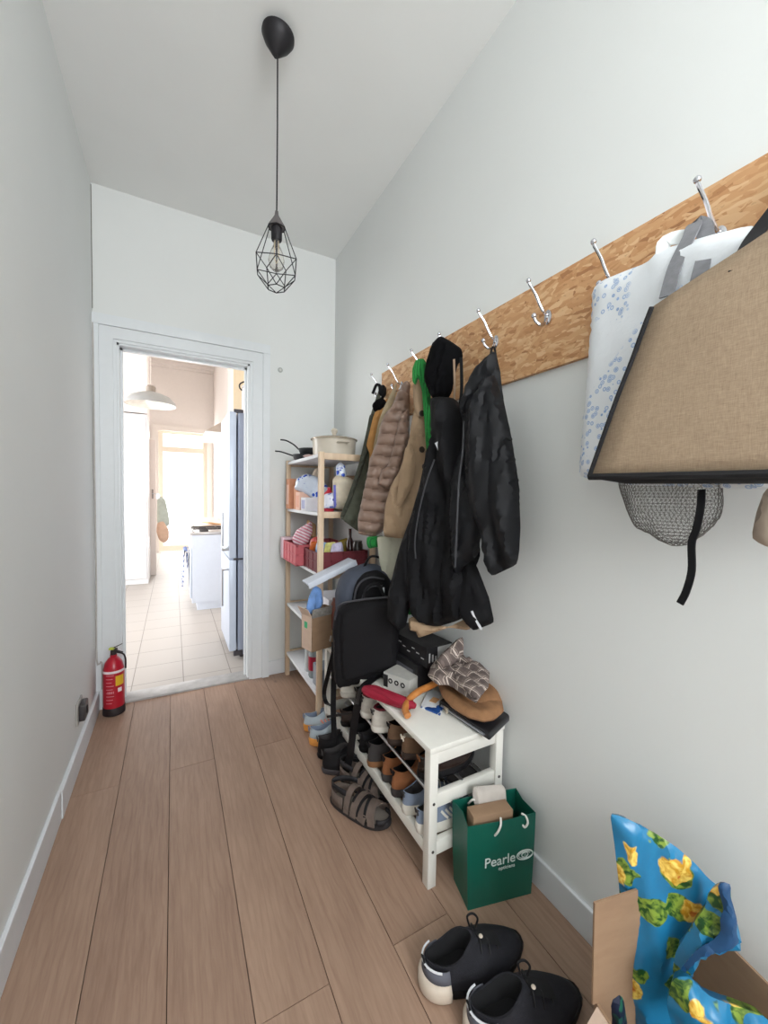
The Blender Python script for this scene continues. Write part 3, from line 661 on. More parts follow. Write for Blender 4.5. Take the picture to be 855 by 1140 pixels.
MB().inflate(*flat(px5([(125, 752), (215, 745), (222, 800), (200, 860), (182, 880), (175, 912), (150, 905), (135, 840)]), .98, 1.77, -.2), .03, .02, .014, folds(.014, 45)).build('tail', M('cream_cotton', (206, 204, 184), .9, var=.04), t)
MB().inflate(*flat(px5([(148, 300), (200, 205), (228, 195), (222, 240), (180, 320), (150, 420), (118, 480), (112, 440), (130, 350)]), .97, 1.90, -.15), .02, .015, .012, folds(.006, 50)).build('front_panel', M('khaki_stripe_cloth', (166, 150, 122), .9, var=.1), t)
# green knit
gk = stripe_mat('green_knit', (38, 140, 62), (22, 96, 44), .008, 1, .6, .9)
t = thing('green_scarf', 'bright green ribbed knit scarf draped over a hook, end showing below', 'scarf', aty(463, 410, 1.55))
MB().inflate(*flat(px5([(262, 128), (290, 122), (305, 150), (315, 240), (318, 330), (322, 440), (312, 475), (300, 450), (292, 340), (285, 240), (272, 190), (262, 220), (250, 205), (250, 160)]), 1.0, 1.49, -.6), .03, .02, .011, folds(.004, 60)).build('front_fall', gk, t)
MB().inflate(*flat(px5([(90, 752), (150, 748), (155, 765), (148, 785), (95, 795), (88, 775)]), .96, 1.83, -.2), .03, .02, .011).build('lower_end', gk, t)
MB().inflate(*flat(px5([(230, 960), (258, 985), (262, 1020), (238, 1030), (226, 1000)]), .95, 1.42, -.3), .02, .015, .01).build('tip', gk, t)
# trench coat
t = thing('trench_coat', 'beige trench coat with dark round buttons', 'coat', aty(450, 440, 1.68))
tm = M('trench_beige', (166, 140, 112), .85, var=.06, nscale=10, bump=.25, bscale=300)
pl = (.93, 1.66, -1.0)
MB().inflate(*flat(px5([(258, 205), (280, 195), (300, 260), (312, 420), (330, 560), (280, 700), (225, 760), (150, 752), (148, 720), (155, 640), (175, 570), (205, 520), (225, 460), (240, 400), (250, 330), (262, 290)]), *pl), .08, .04, .014, folds(.028, 24, .25, 5)).build('body', tm, t)
MB().inflate(*flat(px5([(252, 215), (275, 200), (292, 230), (290, 320), (270, 335), (255, 290)]), .93, 1.60, -1.0), .04, .02, .012, folds(.008, 40)).build('collar', tm, t)
MB().inflate(*flat(px5([(225, 440), (245, 420), (262, 470), (255, 560), (235, 600), (215, 640), (190, 660), (200, 580)]), .92, 1.60, -1.0), .035, .02, .012, folds(.008, 40)).build('sleeve', tm, t)
for q in ((283, 318), (283, 445), (293, 505)):
    c = atp(380+q[0]/3.168, 360+q[1]/3.167, .92, 1.585, -1.0); MB().lathe([(.014, 0), (.014, -.005), (.007, -.006), (0, -.004)], c=c, axis='y', n=14, cap1=False).build('button', M('button_brown', (52, 40, 34), .35), t)
MB().inflate(*flat(px5([(235, 1040), (262, 1030), (300, 1060), (380, 1070), (440, 1040), (460, 1080), (440, 1082), (380, 1072), (270, 1110), (265, 1085), (240, 1085)]), .96, 1.24, -1.4), .05, .03, .014, folds(.01, 30)).build('hem', tm, t)
# hooded black jacket
t = thing('hooded_jacket', 'long black hooded jacket with white reflective cuff strip', 'jacket', aty(480, 400, 1.45))
pl = (.93, 1.28, -1.6)
MB().inflate(*flat(px5([(312, 262), (345, 258), (395, 262), (425, 290), (445, 400), (480, 600), (490, 820), (470, 870), (480, 940), (430, 1040), (390, 1055), (340, 1070), (290, 1060), (250, 1020), (240, 950), (232, 860), (238, 760), (262, 640), (290, 500), (318, 400)]), *pl), .13, .07, .014, folds(.045, 16, .12, 11)).build('body', blk, t)
MB().inflate(*flat(px5([(300, 130), (320, 70), (348, 42), (385, 62), (425, 90), (430, 125), (412, 140), (400, 190), (392, 235), (380, 264), (320, 264), (300, 220), (290, 190)]), .985, 1.37, -1.2), .09, .05, .012, folds(.03, 22, .3, 2)).build('hood', blkp, t)
MB().inflate(*flat(px5([(318, 430), (285, 540), (245, 680), (205, 790), (165, 950), (160, 1040), (205, 1085), (228, 1070), (250, 950), (270, 790), (305, 640), (340, 500), (335, 450)]), .87, 1.37, -.9), .08, .035, .013, folds(.025, 26, .1, 21)).build('sleeve', blk, t)
s2 = MB().inflate(*flat(px5([(430, 780), (480, 860), (522, 970), (540, 1055), (465, 1085), (415, 1030), (400, 950)]), .985, 1.13, -1.6), .07, .035, .013, folds(.015, 26, .1, 4)).build('sleeve', blk, t)
P = [atp(380+x/3.168, 360+y/3.167, .965, 1.10, -1.6) for x, y in ((460, 1014), (475, 1046), (494, 1079))]
MB().ribbon(P, Vector((1, -1.6, 0)), .008, .004).build('reflective_strip', refl, s2)
P = [atp(380+x/3.168, 360+y/3.167, .885, 1.225, -1.6) for x, y in ((337, 420), (346, 438), (352, 470))]
MB().ribbon(P, Vector((1, -1.6, 0)), .014, .012).build('chest_tab', refl, t)
P = [atp(380+x/3.168, 360+y/3.167, .875, 1.235, -1.6) for x, y in ((328, 480), (300, 560), (275, 660), (260, 760), (262, 830))]
MB().tube(bez(P, 5), .003, 6).build('zip', M('zip_grey', (44, 45, 50), .5), t)
P = [atp(380+x/3.168, 360+y/3.167, 1.0, 1.19, -1.6) for x, y in ((422, 120), (424, 180), (424, 240), (418, 290))]
MB().ribbon(bez(P, 4), Vector((1, -1.6, 0)), .012, .003).build('drawstring', blk, t)
MB().ribbon([p+Vector((-.01, .03, 0)) for p in bez(P, 4)], Vector((1, -1.6, 0)), .008, .003).build('drawstring', M('cord_beige', (150, 126, 104), .8), t)
MB().sphere(P[-1]+Vector((-.012, 0, -.005)), .009, 6, (1, 1, 1.6)).build('cord_stop', chrome, t)
# nearer black jacket
t = thing('black_jacket', 'black waterproof jacket with big hanging sleeve, nearest of the coats', 'jacket', aty(545, 400, 1.1))
pl = (.96, 1.09, -2.4)
MB().inflate(*flat(px5([(530, 98), (545, 100), (560, 170), (572, 270), (600, 400), (575, 520), (520, 660), (490, 760), (480, 820), (430, 860), (402, 905), (392, 800), (390, 640), (384, 560), (400, 500), (425, 430), (428, 340), (415, 300), (432, 240), (455, 185), (500, 140)]), *pl), .09, .05, .013, folds(.04, 18, .15, 31)).build('body', blk2, t)
MB().inflate(*flat(px5([(500, 190), (540, 180), (568, 260), (600, 400), (625, 560), (632, 720), (628, 800), (620, 850), (530, 893), (510, 860), (490, 740), (452, 640), (435, 530), (440, 400), (460, 290)]), .925, 1.06, -2.4), .10, .05, .013, folds(.032, 20, .2, 44)).build('sleeve', blk2, t)
MB().inflate(*flat(px5([(532, 95), (545, 100), (548, 150), (520, 200), (470, 260), (430, 330), (415, 300), (432, 240), (455, 185), (505, 135)]), .935, 1.075, -2.4), .05, .025, .012, folds(.012, 40, .2, 7)).build('collar', blk2, t)
P = [atp(380+x/3.168, 360+y/3.167, .90, 1.07, -2.4) for x, y in ((432, 345), (428, 450), (415, 560), (408, 700), (402, 860))]
MB().tube(bez(P, 5), .0035, 6).build('zip', M('zip_grey', (44, 45, 50), .5), t)
MB().tube(bez([atp(546, 400, .99, 1.10, -2.4), atp(547, 390, 1.03, 1.15, 0), atp(550, 386, 1.05, 1.17, 0), atp(552, 396, 1.03, 1.15, 0)], 4), .004, 6).build('hanging_loop', blk2, t)

exec_bags = True
# ------------------------------------------------------------------ bags on the near hooks
t = thing('plastic_carrier_bag', 'white plastic bag with pale blue snowflake print behind the jute bag', 'bag', atx(700, 400, 1.03))
MB().inflate(*flat([(660, 322), (668, 313), (700, 300), (722, 292), (728, 283), (745, 275), (790, 262), (838, 250), (860, 262), (860, 545), (700, 540), (646, 531), (648, 490), (654, 420), (659, 360)], 1.0, .5, 8), .05, .05, .016, folds(.012, 18, .3, 8)).build('body', white_print, t)
MB().ribbon(bez([atx(736, 290, 1.0), atx(742, 268, 1.02), atx(775, 262, 1.03)], 5), Vector((0, .3, 1)), .03, .003).build('handle', M('white_plastic', (232, 236, 236), .35), t)
# grey-handled mesh bag
gm = M('grey_webbing', (128, 128, 132), .8, var=.08, nscale=60, bump=.3)
t = thing('mesh_bag', 'grey net shopping bag with grey fabric handles, hanging behind the jute bag', 'bag', atx(750, 560, .99))
MB().ribbon(bez([atx(742, 330, .955), atx(752, 295, .97), atx(768, 262, .99), atx(774, 248, 1.04), atx(783, 252, 1.02), atx(786, 275, .98), atx(779, 305, .96), atx(772, 330, .955)], 6), [Vector((0, 1, .1))]*43+[Vector((0, 1, .1))]*6, .03, .003).build('handle', gm, t)
b = MB(); b.inflate(*flat([(700, 470), (800, 470), (800, 560), (796, 578), (785, 592), (765, 607), (747, 608), (730, 596), (715, 590), (703, 568), (695, 545), (694, 520)], .97, .45, 8), .12, .06, .0085, None, disp=.012)
o = b.build('net_body', M('grey_net', (112, 108, 104), .7, var=.15), t); md = o.modifiers.new('net', 'WIREFRAME'); md.thickness = .0016; md.use_even_offset = False
MB().ribbon(bez([atx(781, 545, .93), atx(780, 565, .925), atx(775, 590, .925), atx(770, 605, .92), atx(770, 635, .92), atx(764, 658, .92), atx(757, 672, .92)], 5), Vector((0, 1, 0)), .013, .004).build('strap', blk, t)
# jute bag
jt = NT('jute_weave'); v = jt.co(); f1 = jt.noise(jt.co((1, 8, 110)), 9, 3); f2 = jt.noise(jt.co((1, 110, 8)), 9, 3)
ff = jt.mix(.5, f1, f2); jt.col(jt.ramp(ff, [(.35, srgb(148, 126, 104)), (.65, srgb(178, 156, 130))])); jt.b.inputs['Roughness'].default_value = .9; jt.bump(ff, .5); jute_m = jt.m
t = thing('jute_shopping_bag', 'large brown jute shopping bag with black edges and base', 'bag', (.93, .35, 1.39))
bx0, bx1 = .875, .955
A = atx(721, 340, bx0); B_ = atx(657, 531, bx0); Yn = -.02
def edge(z, x):  # left edge Y at height z
    k = (z-B_.z)/(A.z-B_.z); return B_.y+(A.y-B_.y)*k
zt, zb = A.z, B_.z; tr_ = .10/.35
top = lambda y: A.z+(A.y-y)*.30
bot = lambda y: B_.z-(B_.y-y)*.02
n = 10; R = []
b = MB()
def face_x(x0, x1, inset=0):
    bt = []; tp = []
    for k in range(n+1):
        q = k/n; yb_ = B_.y*(1-q)+Yn*q; yt = A.y*(1-q)+Yn*q; bt.append((yb_, bot(yb_))); tp.append((yt, top(yt)))
    rows = []
    for r in range(13):
        h = r/12
        rows.append([Vector((x0+(x1-x0)*h-.012*math.sin(PI*h)*math.sin(PI*min(1, k/n*1.3+.1))+.004*noise.noise(Vector((k*.5, r*.3, 1))), bt[k][0]*(1-h)+tp[k][0]*h, bt[k][1]*(1-h)+tp[k][1]*h)) for k in range(n+1)])
    return rows
r1 = face_x(bx0, bx0+.02)
b.rings(r1, False, False, closed=False); o = b.build('front_panel', jute_m, t); o.modifiers.new('thickness', 'SOLIDIFY').thickness = .003
r2 = [[p+Vector((.085, .012 if k == 0 else 0, .012*(r/12))) for k, p in enumerate(row)] for r, row in enumerate(r1)]
b = MB(); b.rings(r2, False, False, closed=False); o = b.build('back_panel', jute_m, t); o.modifiers.new('thickness', 'SOLIDIFY').thickness = .003
kb = M('black_cotton_trim', (20, 19, 22), .85, var=.1)
b = MB(); b.rings([[r1[r][0], (r1[r][0]+r2[r][0])/2+Vector((0, -.02*(r/12), 0)), r2[r][0]] for r in range(13)], False, False, closed=False)
b.rings([[r1[0][k], (r1[0][k]+r2[0][k])/2+Vector((0, 0, -.012 if k else 0)), r2[0][k]] for k in range(n+1)], False, False, closed=False)
o = b.build('gusset', kb, t); o.modifiers.new('thickness', 'SOLIDIFY').thickness = .003
b = MB(); b.tube([r1[r][0]+Vector((-.003, 0, 0)) for r in range(13)], .0055, 8); b.tube([r1[0][k]+Vector((-.003, 0, 0)) for k in range(n+1)], .0075, 8); b.build('piping', kb, t)
MB().ribbon(bez([atx(822, 300, .89), atx(833, 275, .93), atx(848, 252, .97), (1.0, .30, 1.94), (1.04, .26, 2.02), (1.02, .20, 1.94), (.93, .14, 1.85)], 6), Vector((.2, 1, .5)), .028, .004).build('handle', kb, t)
MB().ribbon([p+Vector((.05, -.01, .01)) for p in bez([atx(822, 290, .90), atx(833, 270, .93), atx(848, 246, .97), (.98, .30, 1.95), (1.0, .26, 2.02), (.98, .20, 1.94), (.93, .14, 1.85)], 6)], Vector((.2, 1, .5)), .022, .004).build('handle', M('dark_grey_webbing', (64, 66, 70), .8), t)
o = MB().inflate(*flat([(852, 543), (866, 540), (872, 600), (860, 612), (836, 600), (842, 570)], 1.05, .33, 6), .03, .02, .012, folds(.01, 50)).build('cloth_bag', M('beige_linen', (178, 162, 146), .9, var=.05))
tag(o, 'corner of a beige cloth bag at the right edge below the jute bag', 'bag')

# ------------------------------------------------------------------ bench
P0 = Vector((.765, 1.07, 0)); th = math.radians(2.5)
BM = Matrix.Translation(P0) @ Matrix.Rotation(-th*.0, 4, 'Z')
BL, BW, BH = 1.062, .335, .5
t = thing('shoe_bench', 'white wooden shoe bench along the right wall', 'bench', P0)
def bb(lo, hi): return MB().box(lo, hi, BM, bev=.003)
L = .035
for x in (0, BW-L):
    for y in (0, BL-L): bb((x, y, 0), (x+L, y+L, BH-.022)).build('leg', bench_m, t, ang=30)
bb((-.003, -.003, BH-.022), (BW+.003, BL+.003, BH)).build('seat', bench_m, t, ang=30)
for y in (.006, BL-.029):
    bb((L, y, BH-.07), (BW-L, y+.023, BH-.022)).build('end_rail', bench_m, t); bb((L, y, .275), (BW-L, y+.023, .325)).build('end_rail', bench_m, t); bb((L, y, .105), (BW-L, y+.023, .155)).build('end_rail', bench_m, t)
bb((.004, L, .105), (.03, BL-L, .15)).build('front_rail', bench_m, t)
bb((BW-.03, L, .105), (BW-.004, BL-L, .15)).build('back_rail', bench_m, t)
for x, z in ((.02, .322), (.16, .322), (.27, .30), (.12, .135), (.22, .135)):
    MB().tube([BM @ Vector((x, .02, z)), BM @ Vector((x, BL-.02, z))], .006, 10).build('rod', steel, t)
for x in (.018, BW-.018):
    for z in (.13, .30): MB().lathe([(.005, 0), (.005, -.002), (0, -.002)], c=BM @ Vector((x, 0, z)), axis='y', n=12, cap1=False).build('screw', M('screw_dark', (90, 84, 78), .4, .6), t)

# ------------------------------------------------------------------ shoes
def shoe(name, label, loc, rz, cols, L=.28, W=.10, H=.10, tilt=0, lace=True, boot=0, stripe=None, group=None, roll=0, sole_h=.028, openh=None):
    up, so, li, la = cols
    t = thing(name, label, 'shoe' if 'boot' not in name else 'boot', (0, 0, 0), group)
    def outline(sc=1.0, x0=0, x1=1, n=32, wsc=1.0):
        pts = []
        for k in range(n):
            a = 2*PI*k/n; c_, s_ = math.cos(a), math.sin(a)
            x = .5-.5*c_; wd = (.34+.16*math.sin(PI*min(1, max(0, x))**.8*.9)+ .06*math.exp(-((x-.7)/.2)**2))*W
            y = math.copysign(abs(s_)**.75, s_)*wd; y += .012*(1-math.cos(PI*x))*.3*(1 if roll >= 0 else -1)
            X = x0+(x1-x0)*x
            pts.append((X*L*sc+(1-sc)*L/2, y*wsc))
        return pts
    def ring(z, x0, x1, wsc, dz=lambda x: 0, n=32):
        return [Vector((x, y, z+dz(x/L))) for x, y in outline(1, x0, x1, n, wsc)]
    toe = lambda x: .012*max(0, (x-.72)/.28)**2
    sh = sole_h
    MB().rings([ring(0, .02, .975, .92, toe), ring(.004, .005, .99, .98, toe), ring(sh*.7, -.01, 1.0, 1.02, toe), ring(sh, .0, .99, .98, toe)]).build('sole', so, t, local=True, ang=50)
    Hh = H+boot; oh = H*.62 if openh is None else openh
    rs = []
    prof = [(sh-.003, .008, .985, .95), (.040, .004, .965, .97), (.052, .008, .90, .90), (.062, .012, .80, .80), (.072, .015, .68, .70), (.084, .018, .57, .62), (.094, .02, .50, .58), (H, .02, .46, .57)]
    for z, a, b_, ws in prof: rs.append(ring(z*(H/.10) if z > sh else z, a, b_, ws, lambda x: 0 if boot or x > .3 else 0))
    if boot: 
        for q in (.5, 1): rs.append(ring(H+boot*q, .02, .46, .57, lambda x: 0))
    nr = 3 if not boot else 4
    for r_ in rs[-nr:]:
        kk = (rs.index(r_)-(len(rs)-nr)+1)/nr
        for p in r_:
            u_ = max(0, min(1, p.x/(L*.48))); p.z += kk*(-.020*math.sin(PI*min(1, u_*1.25))+.012*u_)
            if u_ < .25: p.x -= kk*.006*(.25-u_)*4*(-1 if kk < .99 else 1)*.6
    top = rs[-1]; rs.append([Vector((p.x*.94+.22*L*.06, p.y*.86, p.z-.001)) for p in top])
    MB().rings(rs, True, False).build('upper', up, t, local=True, ang=60)
    ins = rs[-1]
    MB().rings([[p+Vector((0, 0, .001)) for p in ins], [Vector((p.x, p.y*.9, p.z-.025)) for p in ins], [Vector((p.x*.9+.02*L, p.y*.75, max(sh+.01, p.z-.055-boot))) for p in ins]], False, True).build('lining', li, t, local=True)
    if lace:
        n = 4
        b = MB()
        for i in range(n):
            x = L*(.50+.085*i); z = H*(.98-.135*i); w_ = W*.20
            b.tube(bez([(x, -w_*1.25, z-.017), (x+.004, -w_*.6, z+.001), (x, 0, z+.004), (x-.004, w_*.6, z+.001), (x, w_*1.25, z-.017)], 3), .0028, 6)
        b.tube(bez([(L*.5, .004, H*.98), (L*.49, .02, H*1.08), (L*.52, .035, H*.95), (L*.51, .01, H*.98)], 4), .0024, 6)
        b.build('laces', la, t, local=True)
        MB().rings([[Vector((L*(.44+.02), -W*.14, H*.99)), Vector((L*.46, 0, H*1.06)), Vector((L*.46, W*.14, H*.99))], [Vector((L*.58, -W*.16, H*.88)), Vector((L*.58, 0, H*.95)), Vector((L*.58, W*.16, H*.88))], [Vector((L*.72, -W*.17, H*.68)), Vector((L*.72, 0, H*.74)), Vector((L*.72, W*.17, H*.68))]], False, False, closed=False).build('tongue', li, t, local=True)
    if stripe:
        b = MB()
        for sg in (-1, 1):
            for q in range(3):
                x = L*(.40+q*.07); b.ribbon([Vector((x, sg*W*.47, sh+.006)), Vector((x-.01, sg*W*.42, .055)), Vector((x-.022, sg*W*.335, .070))], Vector((1, 0, 0)), .008, .003)
        b.build('side_stripes', stripe, t, local=True)
    # heel tab
    MB().tube([(-.002+.01*L, -.008, H*.75+boot), (-.003, -.006, H*.95+boot), (-.003, .006, H*.95+boot), (.01*L, .008, H*.75+boot)], .003, 6).build('heel_tab', li, t, local=True)
    t.location = loc; t.rotation_euler = (roll, tilt, rz); return t
c_ = lambda n, rgb, r=.7, **k: M('shoe_'+n, rgb, r, **k)
gry = c_('pale_grey', (204, 198, 188), .8, var=.08, nscale=50); off = c_('off_white', (222, 218, 208), .6); dkb = c_('dark_brown', (58, 44, 38), .6, var=.1); mar = c_('maroon', (110, 22, 40), .8)
brn = c_('brown_suede', (112, 84, 62), .85, var=.12, nscale=30); tan_ = c_('orange_tan', (150, 94, 56), .75, var=.2, nscale=16); bls = c_('black', (19, 18, 21), .6, var=0, spec=.3); char = c_('charcoal', (62, 58, 58), .8, var=.1)
blu = c_('blue_grey', (128, 140, 160), .8, var=.1); org = c_('orange_foam', (246, 168, 84), .5, var=.15, nscale=12); lgt = c_('light_mesh', (176, 188, 196), .75, var=.05); gum = c_('gum', (140, 96, 60), .6); taupe = c_('taupe', (104, 90, 82), .85, var=.14, nscale=30)
BX = P0.x
UZ = .330; LZ = .152
SR = 'shoes in the bench rack'
up = [  # y, colours, name, label, dz, dx, tilt, kw
    (1.615, (gry, off, char, gry), 'sneaker', 'pale grey trail shoe with maroon collar, farther of the pair on the upper rack', 0, -.005, {}),
    (1.495, (gry, off, char, gry), 'sneaker', 'pale grey trail shoe with maroon collar, nearer of the pair on the upper rack', 0, -.01, {}),
    (1.385, (brn, dkb, bls, brn), 'sneaker', 'brown suede shoe beside the maroon-collared pair on the upper rack', 0, .01, {}),
    (1.28, (brn, dkb, cream, brn), 'sneaker', 'brown shoe with cream lining nearest the bench leg, upper rack', .004, .015, {}),
    (1.715, (bls, bls, char, bls), 'sneaker', 'black shoe on the upper rack just behind the trail shoes', 0, .01, {}),
    (1.83, (off, gry, lgt, off), 'slip_on_shoe', 'off-white slip-on shoe on the upper rack behind the hanging strap', 0, -.02, {'lace': False}),
    (1.94, (lgt, off, blu, lgt), 'slip_on_shoe', 'light grey slip-on shoe farthest on the upper rack', 0, -.025, {'lace': False})]
for y, cl, nm, lb, dz, dx, kw in up:
    s = shoe(nm, lb, (BX+dx, y, UZ+dz), 0, cl, .27, .110 if 'with maroon collar' in lb else .100, .104 if 'with maroon collar' in lb else .098, tilt=.0, group=SR, **kw)
    if 'with maroon collar' in lb:
        b = MB(); pts = []
        for k in range(9):
            a = PI*.5+PI*k/8; pts.append((.065+.052*math.cos(a), .029*math.sin(a), .1))
        b.tube(pts, .0055, 8).build('collar_edge', mar, s, local=True)
lo = [
    (1.53, (char, gum, bls, char), 'sneaker', 'charcoal shoe with gum sole on the lower rack under the trail shoes', .0, -.01, {'boot': .02}),
    (1.42, (tan_, char, bls, tan_), 'ankle_boot', 'orange-tan and grey ankle boot, farther of the pair on the lower rack', 0, .005, {'boot': .02, 'sole_h': .035}),
    (1.33, (tan_, char, bls, tan_), 'ankle_boot', 'orange-tan and grey ankle boot, nearer of the pair on the lower rack', 0, .0, {'boot': .02, 'sole_h': .035}),
    (1.235, (blu, off, char, off), 'sneaker', 'blue-grey striped sneaker on the lower rack, farther of the pair', 0, -.005, {'stripe': off, 'sole_h': .04}),
    (1.14, (blu, off, char, off), 'sneaker', 'blue-grey striped sneaker on the lower rack beside the near bench leg', 0, -.005, {'stripe': off, 'sole_h': .04}),
    (1.64, (bls, bls, char, bls), 'sneaker', 'plain black shoe on the lower rack behind the charcoal shoe', 0, .0, {}),
    (1.75, (bls, off, bls, bls), 'sneaker', 'black shoe with a white sole on the lower rack behind the strap', 0, .0, {}),
    (1.87, (dkb, bls, bls, dkb), 'sneaker', 'dark brown shoe farthest on the lower rack', 0, .0, {})]
for y, cl, nm, lb, dz, dx, kw in lo: shoe(nm, lb, (BX+dx, y, LZ+dz), .02, cl, .27, .092, .095, group=SR, **kw)
shoe('leather_shoe', 'glossy black-brown leather shoe against the near bench leg, upper rack', (BX+.015, 1.165, UZ), .03, (M('shoe_black_leather', (40, 26, 22), .25), bls, tan_, bls), .27, .10, .09, lace=False, group=SR)
o = MB().inflate([(.0, -.09), (.15, -.085), (.15, .06), (.10, .10), (.0, .09), (-.03, 0)], Vector((.925, 1.20, .425)), (1, 0, 0), (0, 1, 0), .09, .05, .014, folds(.012, 30)).build('shoe_pouch', bls)  # added black shape hiding the lit wall through the upper rack opening
tag(o, 'added black filler over the shoes, darkening the gap inside the near end frame', 'pouch')
o = MB().inflate([(.0, -.05), (.12, -.05), (.13, .05), (.06, .07), (-.02, .05)], Vector((.95, 1.15, .262)), (1, 0, 0), (0, 1, 0), .05, .04, .014, folds(.010, 30)).build('charcoal_filler', char)  # added charcoal shape filling the lower rack opening so it stays dark
tag(o, 'added charcoal filler on the lower shoes, darkening the gap behind the near end frame', 'cloth')
# running shoes at the far end on the floor
shoe('running_shoe', 'light blue-grey running shoe with orange sole, nearer of the pair on the floor', (.645, 2.03, 0), -.35, (lgt, org, blu, lgt), .29, .10, .10, sole_h=.042, stripe=c_('coral', (236, 150, 130)))
shoe('running_shoe', 'light blue-grey running shoe with orange sole, farther of the pair by the shelf', (.655, 2.165, 0), -.25, (lgt, org, blu, lgt), .29, .10, .10, sole_h=.042, stripe=c_('coral', (236, 150, 130)))
# sandals
def sandal(label, loc, rz, straps):
    t = thing('walking_sandal', label, 'sandal', (0, 0, 0)); L_, W_ = .30, .105
    def ol(z, g, n=32):
        r = []
        for k in range(n):
            a = 2*PI*k/n; x = .5-.5*math.cos(a); wd = (.36+.12*x+.05*math.exp(-((x-.72)/.2)**2))*W_; y = math.copysign(abs(math.sin(a))**.75, math.sin(a))*wd
            r.append(Vector((x*L_*g+(1-g)*L_/2, y*g, z+.012*max(0, (x-.75)/.25)**2)))
        return r
    MB().rings([ol(0, .95), ol(.006, 1), ol(.024, 1.0), ol(.028, .98)]).build('sole', c_('sandal_sole', (40, 38, 40), .7), t, local=True, ang=50)
    MB().rings([ol(.028, .95), ol(.033, .93), ol(.033, .8)]).build('footbed', c_('footbed', (120, 112, 104), .9, bump=.3), t, local=True)
    sm = taupe; h = .07
    def strap(x0, x1, hh, nm, wd=.024, rise=0):
        n = 10; pts = []; 
        for k in range(n+1):
            a = PI*k/n; x = L_*(x0+(x1-x0)*k/n); wv = W_*(.46 if x0 < .5 else .5); pts.append(Vector((x, -math.cos(a)*wv, .024+hh*math.sin(a)**.7)))
        MB().ribbon(pts, Vector((1, 0, 0)), wd, .004).build(nm, sm if wd > .02 else bls, t, local=True)
    strap(.60, .82, .055, 'toe_strap', .055); strap(.70, .62, .062, 'cord', .012); strap(.56, .66, .066, 'cord', .012); strap(.46, .54, .078, 'cord', .010); strap(.80, .66, .056, 'toe_strap', .032); strap(.50, .58, .072, 'instep_strap', .03); strap(.38, .42, .088, 'instep_strap', .026)
    MB().rings([[Vector((L_*(.30-.28*math.sin(PI*k/12)), -math.cos(PI*k/12)*W_*.42, z)) for k in range(13)] for z in (.026, .05, .075)], False, False, closed=False).build('heel_counter', sm, t, local=True).modifiers.new('thickness', 'SOLIDIFY').thickness = .006
    MB().rings([[Vector((L_*(.36+.0*k-.34*math.sin(PI*k/12)), -math.cos(PI*k/12)*W_*.44, z+.012*math.cos(PI*k/12)**2)) for k in range(13)] for z in (.082, .104)], False, False, closed=False).build('heel_strap', c_('strap_black', (30, 28, 32)), t, local=True).modifiers.new('thickness', 'SOLIDIFY').thickness = .005
    MB().rings([[Vector((L_*(.985+.0*k)-L_*.13*(1-math.sin(PI*k/12)), -math.cos(PI*k/12)*W_*.40, z)) for k in range(13)] for z in (.028, .050)], False, False, closed=False).build('toe_guard', c_('strap_black', (30, 28, 32)), t, local=True).modifiers.new('thickness', 'SOLIDIFY').thickness = .006
    t.location = loc; t.rotation_euler = (0, 0, rz)
sandal('taupe walking sandal on the floor in front of the bench, toe towards the camera', (.612, 1.60, 0), math.atan2(-.25, .155), 0)
sandal('taupe walking sandal half under the bench behind the nearer sandal', (.70, 1.72, 0), math.atan2(-.25, .14), 0)
shoe('walking_shoe', 'black walking shoe behind the sandals under the hanging strap', (.635, 1.79, 0), -.3, (bls, c_('boot_sole', (70, 66, 70)), char, char), .28, .10, .105, boot=.01)
shoe('walking_shoe', 'black walking shoe farther back next to the orange-soled running shoes', (.65, 1.905, 0), -.3, (bls, bls, char, char), .28, .10, .105, boot=.01)
# near black sneakers
nb = c_('navy_black_knit', (22, 22, 30), .85, var=.15, nscale=60, bump=.4, bscale=300)
fo = c_('foam_pale', (206, 192, 176), .6, var=.06); lgy = c_('lining_grey', (96, 98, 108), .8)
for loc, rz, lb in (((.60, .85, 0), -.17, 'black sneaker with pale heel sole in the foreground, farther of the pair'), ((.645, .715, 0), -.27, 'black sneaker in the foreground, nearer of the pair at the picture bottom')):
    q = shoe('sneaker', lb, loc, rz, (nb, bls, c_('lining_black', (16, 16, 19), .9), bls), .325, .128, .098, sole_h=.026, openh=.1)
    def arc(x0, rx, ry, z, n=20, e=.0): return [Vector((x0-rx*math.cos(e+(PI-2*e)*(k/n)-PI/2), ry*math.sin(e+(PI-2*e)*(k/n)-PI/2), z)) for k in range(n+1)]
    for nm, prof, mt in (('heel_sole', ((.062, .050, .0), (.070, .057, .012), (.070, .058, .035), (.060, .050, .052)), fo), ('heel_cup', ((.060, .050, .052), (.057, .046, .066), (.054, .041, .078)), lgy)):
        MB().rings([[Vector((.058-rx*math.sin(PI*k/20), ry*-math.cos(PI*k/20)*1.02, z+.0*k)) for k in range(21)] for rx, ry, z in prof], False, False, closed=False).build(nm, mt, q, local=True).modifiers.new('thickness', 'SOLIDIFY').thickness = .004
    MB().tube([(.058-.060*math.sin(PI*k/16), -.045*math.cos(PI*k/16), .078+.006*math.sin(PI*k/16)) for k in range(2, 15)], .0028, 6).build('reflective_piping', refl, q, local=True)
    MB().tube(bez([(.14, 0, .135), (.135, .004, .16), (.15, .0, .168), (.165, -.002, .15), (.16, 0, .125)], 5), .003, 8).build('pull_loop', bls, q, local=True)
    MB().sphere((.165, -.02, .118), .006, 6, (1, 1, .5)).build('eyelet', fo, q, local=True)
# ------------------------------------------------------------------ on the bench
Z = .5
bagm = M('bag_black_nylon', (18, 17, 20), .75, spec=.25, var=0, bump=.2, bscale=400)
